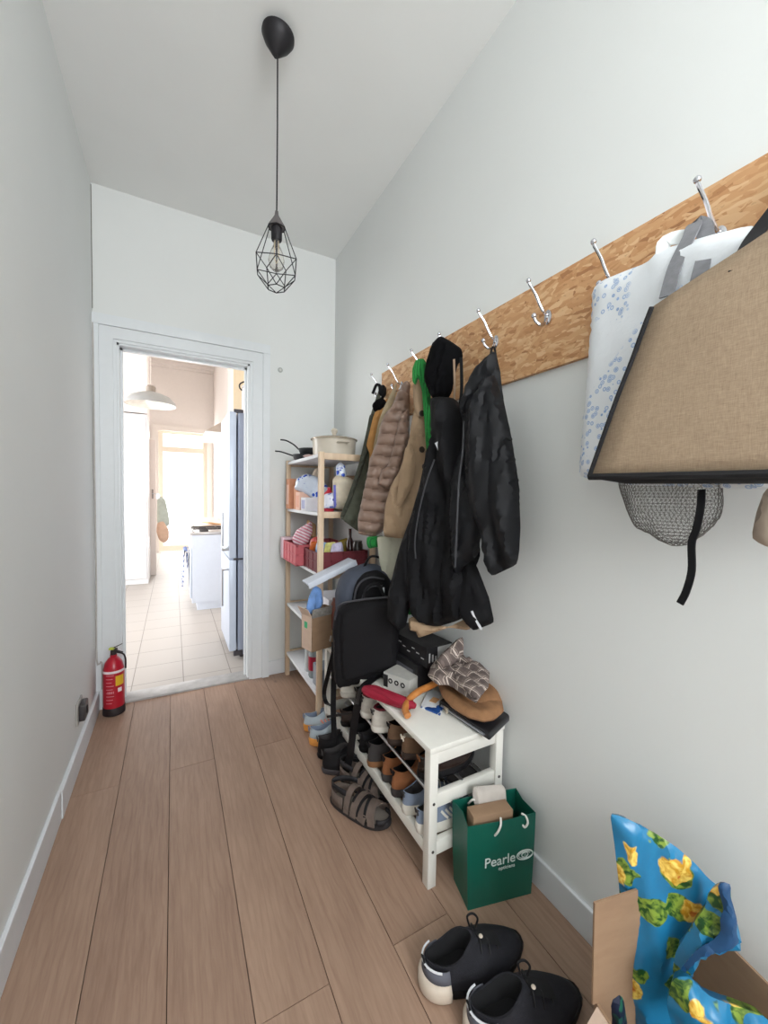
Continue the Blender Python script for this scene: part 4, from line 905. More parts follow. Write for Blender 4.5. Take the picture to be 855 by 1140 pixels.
# messenger bag
t = thing('messenger_bag', 'black rectangular messenger bag standing on the bench with dangling straps', 'bag', atz(410, 750, Z))
ply = (.85, 1.64, -.62)
b = MB(); b.inflate(*flat([(372, 680), (380, 672), (400, 668), (432, 664), (442, 668), (445, 690), (444, 744), (400, 760), (377, 765), (372, 755), (370, 700)], *ply), .10, .03, .014, None, disp=.003); b.build('body', bagm, t)
b = MB(); b.inflate(*flat([(380, 682), (388, 675), (438, 668), (441, 690), (440, 742), (400, 756), (381, 760), (378, 700)], .83, 1.59, -.62), .03, .02, .014, None, disp=.002); b.build('front_flap', bagm, t)
MB().tube(bez([atp(373, 690, .82, 1.61, -.62), atp(378, 674, .82, 1.60, -.62), atp(400, 668, .83, 1.59, -.62), atp(440, 664, .85, 1.575, -.62)], 6), .005, 8).build('piping', M('piping_grey', (56, 56, 62), .5), t)
MB().tube(bez([atp(405, 668, .85, 1.60, -.62), atp(408, 655, .85, 1.62, -.62), atp(420, 650, .85, 1.62, -.62), atp(428, 664, .85, 1.60, -.62)], 6), .007, 8).build('carry_handle', bagm, t)
sx = .737
def strap(pts, wd, nm='shoulder_strap', x=sx): return MB().ribbon(bez([atx(a, b_, x-.012) for a, b_ in pts], 5), Vector((.8, -.6, 0)), wd, .004).build(nm, bls, t)
strap([(372, 715), (372, 745), (371, 790), (373, 835), (374, 868), (377, 884)], .028)
strap([(372, 722), (366, 748), (361, 770), (363, 782), (370, 786)], .022, x=.733)
MB().ribbon(bez([atz(432, 745, .512), atz(414, 757, .512), atz(402, 768, .510), atx(397, 790, sx-.02), atx(393, 815, sx-.02), atx(389, 845, sx-.02), atx(380, 872, sx-.02), atx(376, 884, sx-.02)], 5), [Vector((.1, 1, 0))]*14+[Vector((.6, -.8, 0))]*22, .034, .004).build('shoulder_strap', bls, t)
MB().ribbon([atx(364, 798, .73), atx(378, 796, .73), atx(392, 793, .735)], Vector((0, 0, 1)), .012, .003).build('cross_strap', bls, t)
MB().box((-.004, -.006, -.018), (.004, .006, .018), rotm(atx(368, 711, .73), 0, .5), bev=.002).build('buckle', M('buckle_silver', (190, 188, 184), .3, .8), t)
# backpack
t = thing('backpack', 'grey and black rounded backpack behind the messenger bag', 'backpack', atz(400, 720, Z))
gb = M('backpack_grey', (66, 72, 86), .7, var=.08, bump=.2, bscale=300)
pl2 = (.88, 1.84, -.4)
MB().inflate(*flat([(374, 700), (373, 660), (378, 642), (388, 633), (405, 627), (420, 628), (432, 636), (440, 655), (442, 750), (380, 745)], *pl2), .16, .06, .016).build('body', gb, t)
MB().inflate(*flat([(392, 700), (391, 665), (396, 646), (406, 637), (420, 634), (432, 642), (440, 660), (440, 740), (394, 735)], .86, 1.77, -.4), .08, .04, .016).build('front_pocket', bagm, t)
MB().tube(bez([atp(x, y, .84, 1.725, -.4) for x, y in ((395, 695), (395, 665), (400, 650), (412, 643), (428, 645))], 5), .005, 8).build('zip', M('piping_grey', (56, 56, 62), .5), t)
MB().tube(bez([atp(x, y, .84, 1.73, -.4) for x, y in ((402, 680), (404, 664), (412, 654), (426, 652))], 5), .004, 8).build('zip', M('zip_grey', (44, 45, 50), .5), t)
MB().tube(bez([atp(x, y, .90, 1.80, -.4) for x, y in ((405, 632), (412, 620), (424, 622), (428, 634))], 5), .006, 8).build('grab_handle', bagm, t)
MB().ribbon([atp(x, y, .835, 1.70, -.4) for x, y in ((427, 654), (427, 663))], Vector((1, -.4, 0)), .008, .004).build('zip_pull', refl, t)
# carton with bag, on the far end of the bench
cx0, cx1, cy0, cy1, cz0, cz1 = .695, .86, 1.985, 2.12, .502, .70
t = thing('cardboard_box', 'open brown cardboard box with green sticker balanced on the far end of the bench', 'box', (.77, 2.05, .502))
CM = rotm((.655, 2.03, .502), .26)
w_, d_, h_ = .155, .105, .215
b = MB(); b.box((0, 0, 0), (w_, d_, .003), CM); b.box((0, 0, 0), (w_, .003, h_*.86), CM); b.box((0, d_-.003, 0), (w_, d_, h_), CM); b.box((w_-.003, 0, 0), (w_, d_, h_), CM); b.mi = 1; b.box((0, 0, 0), (.003, d_, h_*.9), CM)
b.build('carton', [card_m, cardl_m], t, smooth=False)
MB().box((-.003, 0, 0), (0, d_, .05), CM @ rotm((0, 0, h_*.9), 0, 0, -.5)).build('flap', cardl_m, t, smooth=False)
MB().box((0, 0, 0), (w_, .003, .05), CM @ rotm((0, 0, h_*.86), 0, .15, 0)).build('flap', M('printed_card', (150, 146, 140), .7, var=.2, nscale=60), t, smooth=False)
MB().box((-.001, .045, .12), (0, .075, .155), CM).build('sticker', M('green_sticker', (70, 190, 130), .5), t, smooth=False)
o = MB().inflate(*flat([(352, 652), (358, 656), (360, 672), (356, 678), (349, 682), (343, 686), (341, 676), (344, 664), (348, 655)], .75, 2.075, 0), .035, .03, .012, folds(.01, 50)).build('blue_plastic_bag', M('sky_blue_plastic', (120, 160, 220), .35, var=.15, nscale=25))
tag(o, 'crumpled light blue plastic bag sticking out of the cardboard box', 'plastic bag')
o = MB().lathe([(.02, .60), (.022, .62), (.022, .74), (.012, .76), (.012, .775)], c=(.80, 2.07, 0), n=20).build('bottle', M('amber_brown', (110, 52, 36), .3)); tag(o, 'brown bottle standing in the cardboard box', 'bottle')
o = MB().box((.835, 2.02, .60), (.875, 2.10, .75), bev=.002).build('carton_pack', M('dark_pack', (52, 36, 34), .5)); tag(o, 'dark packet in the cardboard box beside the brown bottle', 'packet')
t = thing('foam_lid', 'white polystyrene lid leaning on top of the cardboard box', 'lid', aty(370, 640, 2.0))
a0, a1 = aty(342, 650, 2.04), aty(397, 624, 2.02)
dv = (a1-a0); ln = dv.length; ang = math.atan2(dv.z, dv.x)
LM = Matrix.Translation(a0) @ Matrix.Rotation(-ang, 4, 'Y')
MB().box((0, -.005, -.012), (ln, .10, .0), LM, bev=.004).build('panel', M('polystyrene', (214, 220, 232), .7, var=.03), t)
MB().box((0, -.012, -.03), (ln, -.004, .004), LM, bev=.003).build('rim', M('polystyrene', (214, 220, 232)), t)
# black boxes
def bxp(name, label, cat, corner, u, size, mat, z=Z, extra=None, rz=0):
    t = thing(name, label, cat, (corner[0], corner[1], z)); MM = rotm((corner[0], corner[1], z), rz)
    MB().box((0, 0, 0), size, MM, bev=.0015).build('box', mat, t, smooth=False)
    return t, MM
bk = M('print_black_box', (26, 25, 28), .5, var=.1); 
t, MM = bxp('product_box', 'large black product box at the back of the bench, lower of two', 'box', (.93, 1.41, 0), 0, (.16, .30, .12), bk, .501, rz=.1)
MB().box((-.001, .03, .055), (0, .25, .09), MM).build('grey_band', M('band_grey', (84, 84, 90), .5), t, smooth=False)
t, MM = bxp('product_box', 'black box with white lettering marks stacked under the coats, upper of two', 'box', (.95, 1.37, 0), 0, (.145, .32, .085), bk, .622, rz=.1)
b = MB()
for i in range(9): b.box((-.001, .02+i*.033, .03+.012*(i % 3)), (0, .04+i*.033, .034+.012*(i % 3)), MM)
for i in range(7): b.box((.01+i*.018, -.001, .02), (.018+i*.018, 0, .06-.008*(i % 3)), MM)
b.build('printed_marks', M('mark_white', (190, 190, 190), .5), t, smooth=False)
MB().box((.06, -.001, .004), (.14, 0, .08), MM).build('pale_panel', M('panel_pale', (186, 186, 184), .5), t, smooth=False)
t, MM = bxp('small_box', 'white box with three black ring icons on the bench', 'box', (.875, 1.385, 0), 0, (.10, .14, .075), M('box_offwhite', (196, 194, 188), .5), .501, rz=.42)
for i in range(3):
    MB().lathe([(.011, 0), (.011, -.0015), (.006, -.0015), (.006, 0)], c=MM @ Vector((0, .035+i*.033, .045)), axis='x', n=20, cap0=False, cap1=False, mat=Matrix.Rotation(.42, 4, 'Z')).build('ring_icon', bk, t)
MB().box((-.001, .115, .012), (.0, .138, .066), MM).build('dark_panel', bk, t, smooth=False)
t, MM = bxp('white_carton', 'white carton with a dark cut-out under the messenger bag strap', 'box', (.775, 1.64, 0), 0, (.11, .07, .05), kwhite_m, .501, rz=-.15)
MB().box((.02, -.001, .012), (.08, 0, .04), MM).build('dark_window', bk, t, smooth=False)
t = thing('cable_coil', 'coil of black cable lying on the bench in front of the messenger bag', 'cable', atz(430, 755, Z))
cc = atz(432, 756, Z)+Vector((.02, .02, .012))
MB().tube([cc+Vector((.045*math.cos(a)+.004*math.sin(3*a), .035*math.sin(a), .004*math.sin(a*1.7)+.003*a/6)) for a in [k*.35 for k in range(54)]], .005, 8).build('coil', bk, t)
MB().box((-.02, -.012, 0), (.02, .012, .018), rotm(cc+Vector((.01, 0, -.006)), .5), bev=.003).build('plug', bk, t)
# umbrella
t = thing('folded_umbrella', 'folded crimson umbrella with curved wooden handle lying on the bench', 'umbrella', atz(430, 775, Z))
a0 = atz(405, 767, .528); a1 = atz(462, 786, .532)
cr = M('crimson_cloth', (150, 20, 48), .6, var=.08, bump=.3, bscale=40)
nn = 14; pts = [a0.lerp(a1, k/nn) for k in range(nn+1)]; rr = [.016, .024, .028, .029, .029, .027, .027, .027, .027, .027, .026, .025, .023, .018, .012]
b = MB(); b.tube(pts, rr, 18, .85); b.build('canopy', cr, t)
b = MB(); d = (a1-a0).normalized()
for k in range(5):
    a = k*1.25; q = perp(d); q2 = d.cross(q); b.tube([pts[i]+(q*math.cos(a+.1*i)+q2*.85*math.sin(a+.1*i))*rr[i] for i in range(1, nn)], .003, 6)
b.build('fold_ridges', cr, t)
MB().tube(bez([atz(454, 797, .520), atz(451, 789, .528), atz(456, 778, .545), atz(466, 770, .56), atz(476, 765, .567), atz(486, 760, .57)], 6), .0135, 12).build('handle', handle_wood, t)
# laptop sleeve, papers, hat, cap
t = thing('laptop_sleeve', 'black padded laptop sleeve on the near corner of the bench', 'laptop sleeve', atz(530, 800, Z))
q0, q1, q2, q3 = atz(545, 826, .502), atz(488, 787, .502), atz(505, 768, .502), atz(573, 798, .502)
def quadbox(b, q, z0, z1, bev=.006):
    cen = sum((Vector((p.x, p.y, 0)) for p in q), Vector((0, 0, 0)))/4
    n0 = set(b.b.edges); b.hull([Vector((p.x, p.y, z0)) for p in q], [Vector((p.x, p.y, z1)) for p in q])
    es = [e for e in b.b.edges if e not in n0]; bmesh.ops.bevel(b.b, geom=es, offset=bev, segments=3, affect='EDGES', profile=.5); return b
q2 = q1+(q3-q0); q3 = q0+(q3-q0); 
quadbox(MB(), [q0, q1, q2, q3], .502, .530, .009).build('sleeve', M('sleeve_black', (34, 34, 38), .38, var=.05), t, ang=60)
MB().tube([q0.lerp(q1, .08)+Vector((-.0035, 0, .016)), q0.lerp(q1, .92)+Vector((-.0035, 0, .016))], .004, 8).build('zip', M('zip_silver', (170, 176, 186), .3, .7), t)
t = thing('leaflet', 'blue and white leaflet on the bench beside the umbrella handle', 'leaflet', atz(482, 785, Z))
q0, q1, q2 = atz(490, 797, .501), atz(468, 788, .501), atz(478, 768, .501); q3 = q0+(q2-q1)
quadbox(MB(), [q0, q1, q2, q3], .501, .508, .001).build('sheets', print_mat('blue_leaflet', (232, 236, 240), (30, 74, 140), 22, .5, ring=False), t)
MB().box((-.02, -.015, 0), (.02, .015, .001), rotm((q0+q2)/2+Vector((0, 0, .008)), .5)).build('photo_print', M('leaflet_orange', (220, 170, 120), .5), t, smooth=False)
o = quadbox(MB(), [atz(497, 796, .509), atz(489, 780, .509), atz(498, 768, .509), atz(510, 782, .509)], .5095, .522, .002).build('envelope', M('paper_beige', (200, 188, 168), .8))
tag(o, 'beige paper packet sticking out from under the brown hat', 'packet')
suede = M('brown_suede_hat', (146, 106, 72), .9, var=.08, nscale=40, bump=.35, bscale=200)
t = thing('brown_hat', 'soft brown brimmed hat lying on the laptop sleeve', 'hat', atz(525, 790, .53))
def zpoly(pxs, z):
    P = [atz(x, y, z) for x, y in pxs]; return [(p.x, p.y) for p in P], Vector((0, 0, z)), Vector((1, 0, 0)), Vector((0, 1, 0))
MB().inflate(*zpoly([(487, 760), (500, 748), (530, 742), (552, 752), (558, 775), (561, 792), (553, 799), (540, 803), (522, 798), (503, 787), (492, 775)], .565), .05, .03, .010, folds(.012, 22, .2, 3), back=.7).build('brim', suede, t)
MB().inflate(*zpoly([(500, 760), (515, 742), (540, 735), (556, 755), (556, 780), (540, 785), (515, 778)], .583), .05, .05, .011, folds(.01, 22), back=.3).build('crown', suede, t)
t = thing('plaid_cap', 'crumpled grey-brown plaid flat cap on top of the brown hat', 'cap', atz(515, 755, .6))
MB().inflate(*zpoly([(476, 752), (482, 735), (500, 722), (525, 712), (540, 728), (545, 745), (543, 765), (530, 783), (518, 775), (500, 762), (486, 762)], .625), .075, .05, .010, folds(.03, 26, .5, 12), back=.4).build('crown', plaid_m, t)
MB().inflate(*flat([(487, 735), (500, 722), (515, 708), (519, 712), (518, 728), (500, 742), (488, 746)], 1.0, 1.28, 0), .05, .025, .010, folds(.012, 40)).build('peak', plaid_m, t)
MB().inflate(*zpoly([(505, 745), (530, 735), (545, 748), (544, 765), (530, 780), (520, 770), (508, 758)], .652), .03, .03, .010, folds(.012, 30, .3, 2)).build('folded_band', plaid_m, t)

# ------------------------------------------------------------------ green gift bag
t = thing('paper_bag', 'green paper bag with white lettering and rope handles beside the bench', 'bag', (.96, .93, 0))
A0 = atz(517, 1012, 0); A1 = atz(591, 990, 0)
A0 = Vector((.845, .955, 0)); A1 = Vector((1.075, .90, 0)); 
ex_ = (A1-A0).normalized(); ey_ = Vector((-ex_.y, ex_.x, 0)); W_ = (A1-A0).length; Dp = .11; Hb = .29
GM = Matrix((ex_.to_4d()*1, ey_.to_4d(), Vector((0, 0, 1, 0)), Vector((0, 0, 0, 1)))).transposed(); GM = GM.to_4x4(); GM[3][0] = GM[3][1] = GM[3][2] = 0; GM[3][3] = 1
GM[0][3], GM[1][3], GM[2][3] = A0.x, A0.y, .001
green = M('green_gift_paper', (12, 92, 76), .45, var=.05, nscale=10)
def G(x, y, z): return GM @ Vector((x, y, z))
b = MB(); R = []
def bagring(z, f, inn=0):
    i = inn; lean = -.006*f
    P = [(0+i, i+lean), (W_*.5, i+lean-.006*f), (W_-i, i+lean), (W_-i-.008*f, Dp*.5), (W_-i, Dp-i), (W_*.5, Dp-i+.004*f), (i, Dp-i), (i+.012*f, Dp*.5)]
    return [G(x-.012*f if x < W_*.3 else x+.004*f, y, z) for x, y in P]
hs = [0, .06, .12, .18, .24, Hb]
R = [bagring(z, math.sin(z/Hb*1.5)) for z in hs]; R2 = [bagring(z, math.sin(z/Hb*1.5), .002) for z in reversed(hs)]
b.rings(R+R2[:-1]+[bagring(.004, 0, .002)], True, True); b.build('body', green, t, ang=25)
wt = M('white_rope', (228, 226, 220), .8); lg = M('logo_white', (214, 226, 222), .5)
for y in (-.008, Dp+.004):
    MB().tube(bez([G(W_*.36, y-.001, Hb-.045), G(W_*.38, y-.010, Hb-.028), G(W_*.42, y-.012, Hb-.005), G(W_*.46, y+.004, Hb+.006)] if y < 0 else [G(W_*.2, y-.008, Hb-.02), G(W_*.22, y-.03, Hb+.01), G(W_*.3, y-.03, Hb+.005)], 5), .0035, 8).build('rope_handle', wt, t)
MB().tube(bez([G(W_*.80, -.004, Hb-.03), G(W_*.82, -.014, Hb-.035), G(W_*.86, -.016, Hb-.02), G(W_*.85, -.008, Hb-.004), G(W_*.80, .0, Hb+.002)], 5), .0035, 8).build('rope_handle', wt, t)
def text(body, size, x, z, name, parent, mat, y=-.0135):
    cu = bpy.data.curves.new(name, 'FONT'); cu.body = body; cu.size = size; cu.extrude = .0004; cu.offset = size*.004
    tmp = bpy.data.objects.new('tmp', cu); COL.objects.link(tmp); bpy.context.view_layer.update()
    me = bpy.data.meshes.new_from_object(tmp.evaluated_get(bpy.context.evaluated_depsgraph_get())); bpy.data.objects.remove(tmp)
    me.name = name; me.transform(Matrix.Rotation(PI/2, 4, 'X')); me.transform(Matrix.Translation((x, y, z))); me.transform(GM); me.transform(Matrix.Translation(-wloc(parent)))
    me.materials.clear(); me.materials.append(mat); o = bpy.data.objects.new(name, me); COL.objects.link(o); o.parent = parent; return o
text('Pearle', .046, W_*.20, .145, 'word_mark', t, lg)
text('opticiens', .017, W_*.42, .127, 'small_word_mark', t, lg)
b = MB()
ec = (W_*.84, .158)
def el(rx, rz_, r=.0012, x0=0, a0=0, a1=2*PI): b.tube([G(ec[0]+x0+rx*math.cos(a), -.0125, ec[1]+rz_*math.sin(a)) for a in [a0+(a1-a0)*k/28 for k in range(29)]], r, 6)
el(.030, .016, .0018); el(.026, .012, .001, .003); el(.022, .010, .0012, -.002, .3, 5.2); el(.012, .008, .0016); b.build('eye_logo', lg, t)
MB().lathe([(.006, 0), (.006, -.001), (0, -.001)], c=G(ec[0], -.0135, ec[1]), axis='y', n=14, cap1=False).build('eye_pupil', M('logo_dim', (120, 150, 140), .5), t)
o = MB().box((0, 0, 0), (W_*.62, .05, .20), GM @ rotm((W_*.08, .012, .10), 0, 0, .0), bev=.002).build('card_carton', card_m); tag(o, 'small brown carton standing in the green bag', 'box')
o = MB().inflate([(0, 0), (.12, -.008), (.125, .04), (.115, .055), (.0, .065), (-.005, .03)], G(W_*.25, .075, .275), GM.to_3x3() @ Vector((1, 0, 0)), (GM.to_3x3() @ Vector((0, .4, 1))), .03, .02, .009, folds(.003, 40)).build('tissue_packet', M('tissue_white', (196, 188, 180), .8)); tag(o, 'white tissue packet sticking out of the green bag', 'packet')
tag(MB().box((W_*.3+.0, .06, .05), (W_*.75, .10, .27), GM, bev=.002).build('dark_wallet_box', bk), 'black box deep in the green bag behind the tissue packet', 'box')

# ------------------------------------------------------------------ shelf unit
sx0, sx1, sy0, sy1 = .735, 1.10, 2.165, 2.925
t = thing('shelf_unit', 'narrow pine shelf unit with white shelves in the far right corner', 'shelf unit', (.92, 2.54, 0))
for x in (sx0, sx1-.03):
    for y in (sy0, sy1-.03): MB().box((x, y, 0), (x+.03, y+.03, 1.60), bev=.002).build('post', pine_m, t, ang=30)
shw = M('shelf_white', (232, 234, 238), .45, var=.01)
for z in (1.57, 1.23, .875, .53, .16):
    o = MB().box((sx0+.006, sy0+.03, z), (sx1-.006, sy1-.03, z+.02), bev=.002).build('shelf', shw, t, ang=30)
    for y in (sy0, sy1-.03): MB().box((sx0+.03, y+.004, z-.012), (sx1-.03, y+.026, z+.026), bev=.002).build('rail', pine_m, t, ang=30)
MB().box((sx1-.008, sy0+.03, .9), (sx1-.004, sy1-.03, .92)).build('back_brace', pine_m, t, smooth=False)
ST = 1.5905
# big pot
pc = Vector((.915, 2.41, 0)); z0 = ST; pr = .135
t = thing('casserole', 'large cream enamel casserole with lid on top of the shelf unit', 'pot', (pc.x, pc.y, z0))
en = M('cream_enamel', (206, 196, 180), .3, var=.03)
MB().lathe([(pr*.86, z0), (pr*.95, z0+.006), (pr, z0+.03), (pr*1.02, z0+.10), (pr*1.04, z0+.112), (pr*.98, z0+.112), (pr*.97, z0+.02), (0, z0+.012)], c=pc, n=48, cap1=False).build('body', en, t)
MB().lathe([(pr*1.10, z0+.112), (pr*1.11, z0+.118), (pr*1.02, z0+.124), (pr*.7, z0+.134), (.03, z0+.142), (.0, z0+.142)], c=pc, n=48, cap1=False).build('lid', M('lid_rim', (176, 162, 142), .25, .3, var=.03), t)
MB().lathe([(.018, z0+.141), (.012, z0+.152), (.018, z0+.165), (.022, z0+.178), (.014, z0+.19), (0, z0+.192)], c=pc, n=24, cap1=False).build('lid_knob', en, t)
for s_ in (-1, 1): MB().tube(bez([pc+Vector((-.03, s_*pr*1.0, z0+.085)), pc+Vector((-.03, s_*pr*1.22, z0+.09)), pc+Vector((.03, s_*pr*1.22, z0+.09)), pc+Vector((.03, s_*pr*1.0, z0+.085))], 5), .007, 8).build('side_handle', en, t)
# frying pans
for i, (c, z, r, lb, a) in enumerate(((Vector((.83, 2.72, 0)), ST, .10, 'black frying pan on the shelf top, lower of two left of the casserole', 2.7), (Vector((.86, 2.70, 0)), ST+.042, .095, 'black frying pan with raised handle stacked on the lower pan', 2.95))):
    t = thing('frying_pan', lb, 'pan', (c.x, c.y, z)); pm = M('pan_black', (48, 50, 52), .35, .3, var=.08)
    MB().lathe([(r*.8, z), (r*.85, z+.004), (r, z+.04), (r*.97, z+.04), (r*.82, z+.007), (0, z+.006)], c=c, n=36, cap1=False).build('body', pm, t)
    dd = Vector((math.cos(a), math.sin(a), 0)); MB().tube(bez([c+dd*r*.95+Vector((0, 0, z+.034)), c+dd*(r+.03)+Vector((0, 0, z+.045+.02*i)), c+dd*(r+.08)+Vector((0, 0, z+.06+.03*i)), c+dd*(r+.12)+Vector((0, 0, z+.064+.03*i))], 5), .009, 8, .6).build('handle', pm, t)
tag(MB().inflate([(-.05, -.03), (.05, -.04), (.06, .03), (0, .05), (-.06, .03)], Vector((.80, 2.50, ST+.014)), (1, 0, 0), (0, 1, 0), .02, .03, .01, folds(.004, 50)).build('tea_towel', M('pink_cloth', (206, 176, 172), .9)), 'small pinkish cloth lying on the shelf top in front of the pans', 'cloth')
# tier 2 (z 1.25)
def box_thing(name, label, lo, hi, mat, cat='box', lid=None, group=None, rz=0):
    c = Vector(((lo[0]+hi[0])/2, (lo[1]+hi[1])/2, lo[2])); t = thing(name, label, cat, c, group); MM = rotm(c, rz)
    h = Vector(((hi[0]-lo[0])/2, (hi[1]-lo[1])/2, hi[2]-lo[2]))
    MB().box((-h.x, -h.y, 0), (h.x, h.y, h.z), MM, bev=.002).build('carton', mat, t, ang=30)
    if lid: MB().box((-h.x-.0008, -h.y*.7, h.z*.15), (-h.x+.001, h.y*.7, h.z*.8), MM).build('label_panel', lid, t, smooth=False)
    return t
S2 = 1.2505
kraft = M('kraft_orange', (208, 148, 116), .8, var=.05); pinkish = M('pale_pink_card', (232, 190, 170), .7, var=.03); whcard = M('white_card', (226, 226, 232), .6, var=.03)
box_thing('magazine_file', 'orange-brown box file at the far end of the upper shelf', (.725, 2.79, S2), (.95, 2.88, S2+.215), kraft, lid=pinkish)
box_thing('carton', 'orange carton between the far box file and the bread bag', (.75, 2.68, S2), (.95, 2.765, S2+.16), kraft)
box_thing('carton', 'pale pink carton under the bread bag on the upper shelf', (.735, 2.56, S2), (.90, 2.655, S2+.12), pinkish, lid=M('pink_panel', (228, 170, 146), .7))
box_thing('carton', 'small white carton near the shelf front beside the post', (.735, 2.43, S2), (.86, 2.53, S2+.085), whcard, lid=M('lilac_panel', (176, 180, 214), .6))
o = MB().inflate(*flat([(328, 545), (330, 533), (341, 527), (352, 530), (364, 540), (372, 552), (366, 560), (352, 558), (338, 549)], .80, 2.57, -.7), .10, .04, .012, folds(.012, 40)).build('bread_bag', bread_print); tag(o, 'plastic bread bag with blue print lying on the cartons', 'bread bag')
o = MB().lathe([(.03, S2), (.034, S2+.01), (.034, S2+.11), (.012, S2+.135), (.012, S2+.15)], c=(.86, 2.345, 0), n=20).build('sauce_bottle', M('sauce_red', (196, 40, 60), .3, var=.2, nscale=30)); tag(o, 'red bottle standing behind the shelf post on the upper shelf', 'bottle')
o = MB().inflate(*flat([(360, 566), (361, 550), (372, 548), (380, 556), (381, 566)], .84, 2.285, -.2), .06, .03, .012, folds(.006, 50)).build('rice_packet', print_mat('blue_white_packet', (226, 228, 240), (60, 70, 170), 50, .4, ring=False)); tag(o, 'blue and white packet lying in front of the flour bag', 'packet')
t = thing('flour_bag', 'tall paper bag with twisted plastic top on the upper shelf', 'flour bag', (.89, 2.25, S2))
MB().inflate(*flat([(371, 566), (370, 534), (376, 528), (390, 532), (396, 536), (396, 567), (380, 567)], .90, 2.275, -.15), .08, .035, .012, folds(.006, 40)).build('bag', M('flour_paper', (214, 202, 180), .6, var=.12, nscale=25), t)
MB().inflate(*flat([(374, 530), (374, 518), (379, 514), (384, 518), (386, 530), (380, 533)], .90, 2.275, -.15), .04, .02, .009, folds(.008, 60)).build('twisted_top', bread_print, t)
MB().ribbon([atp(372.5, 540, .865, 2.235, -.15), atp(373, 564, .865, 2.235, -.15)], Vector((1, -.15, 0)), .014, .003).build('blue_band', M('flour_blue', (90, 96, 190), .5), t)
box_thing('carton', 'brown carton standing at the back of the upper shelf behind the flour bag', (.98, 2.36, S2), (1.08, 2.6, S2+.23), card_m)
o = MB().inflate(*flat([(345, 535), (350, 522), (358, 520), (360, 534), (352, 540)], .98, 2.62, -.7), .06, .03, .012).build('plastic_bag', M('beige_plastic', (196, 180, 160), .4, var=.1)); tag(o, 'crumpled beige bag behind the bread bag', 'plastic bag')
# tier 3 crates (z .895)
def crate(label, lo, hi, mat, rim):
    c = ((lo[0]+hi[0])/2, (lo[1]+hi[1])/2, lo[2]); t = thing('folding_crate', label, 'crate', c); x0, y0, z0_ = lo; x1, y1, z1 = hi; w = .004
    MB().box(lo, (x1, y1, z0_+.005)).build('base', mat, t, smooth=False)
    for nm, a, b_ in (('side_panel', (x0, y0, z0_), (x0+w, y1, z1)), ('side_panel', (x1-w, y0, z0_), (x1, y1, z1)), ('end_panel', (x0+w, y0, z0_), (x1-w, y0+w, z1)), ('end_panel', (x0+w, y1-w, z0_), (x1-w, y1, z1))):
        q = MB(); q.box(a, b_)
        lx_, ly_ = b_[0]-a[0], b_[1]-a[1]; al = 1 if ly_ > lx_ else 0; n = max(3, int(max(lx_, ly_)/.07))
        ox = -.004 if (a[0] == x0 and al) else 0; oy = -.004 if (a[1] == y0 and not al) else 0
        for k in range(n+1):
            s_ = (a[al]+.006)+(b_[al]-a[al]-.012)*k/n
            if al: q.box((a[0]+ox, s_-.004, z0_), (a[0]+ox+.004 if ox else b_[0]+.003, s_+.004, z1))
            else: q.box((s_-.004, a[1]+oy, z0_), (s_+.004, a[1]+oy+.004 if oy else b_[1]+.003, z1))
        for z in (z0_+.004, z1-.012, (z0_+z1)/2): q.box((a[0]+min(0, ox), a[1]+min(0, oy), z), (b_[0], b_[1], z+.008))
        q.build(nm, mat, t, smooth=False)
    return t
S3 = .8955
pk = M('crate_pink', (196, 96, 104), .5, var=.04); dr = M('crate_dark_red', (116, 40, 50), .5, var=.06); wp = M('crate_pale_pink', (226, 196, 206), .5)
crate('red folding crate at the far end of the middle shelf', (.69, 2.47, S3), (1.04, 2.79, S3+.135), pk, pk)
box_thing('carton', 'pale pink crate lid panel standing beside the far shelf post', (.69, 2.80, S3), (1.0, 2.89, S3+.15), wp, cat='crate', lid=None)
crate('dark red folding crate at the near end of the middle shelf', (.74, 2.20, S3), (1.06, 2.455, S3+.12), dr, dr)
o = MB().inflate(*flat([(325, 600), (330, 590), (340, 584), (347, 580), (348, 592), (343, 604), (336, 610), (327, 606)], .80, 2.64, -.6), .06, .03, .012, folds(.014, 50)).build('striped_plastic_bag', pink_stripe); tag(o, 'pink striped plastic bag sticking up from the red crate', 'plastic bag')
o = MB().inflate(*flat([(344, 610), (346, 600), (353, 597), (358, 606), (356, 616), (346, 616)], .80, 2.52, -.3), .06, .03, .012, folds(.01, 50)).build('red_pouch', M('coral_pouch', (222, 96, 88), .4, var=.2, nscale=30)); tag(o, 'coral red pouch in the red crate beside the shelf post', 'pouch')
o = MB().inflate(*flat([(339, 596), (342, 578), (352, 584), (352, 600)], .93, 2.68, -.2), .04, .02, .012).build('paper_bag', M('kraft_paper', (186, 152, 112), .85, var=.05)); tag(o, 'brown paper bag behind the pink striped bag', 'paper bag')
specs = [((.80, 2.42), (222, 110, 50), 'orange packet in the dark red crate'), ((.82, 2.36), (150, 180, 220), 'pale blue packet in the dark red crate'), ((.86, 2.31), (218, 214, 130), 'yellow-green packet in the dark red crate'), ((.88, 2.25), (206, 200, 226), 'lilac packet at the near end of the dark red crate'), ((.98, 2.40), (150, 128, 40), 'olive carton at the back of the dark red crate')]
for i, ((x, y), rgb, lb) in enumerate(specs):
    o = MB().inflate([(-.035, 0), (.035, 0), (.04, .11), (.03, .145+.006*i), (-.03, .15), (-.04, .1)], Vector((x, y, S3+.012)), (1, -.4, 0), (0, 0, 1), .035, .02, .012, folds(.006, 60, 0, i)).build('food_packet', M('packet_%d' % i, rgb, .35, var=.2, nscale=40)); tag(o, lb, 'packet', 'packets in the dark red crate')
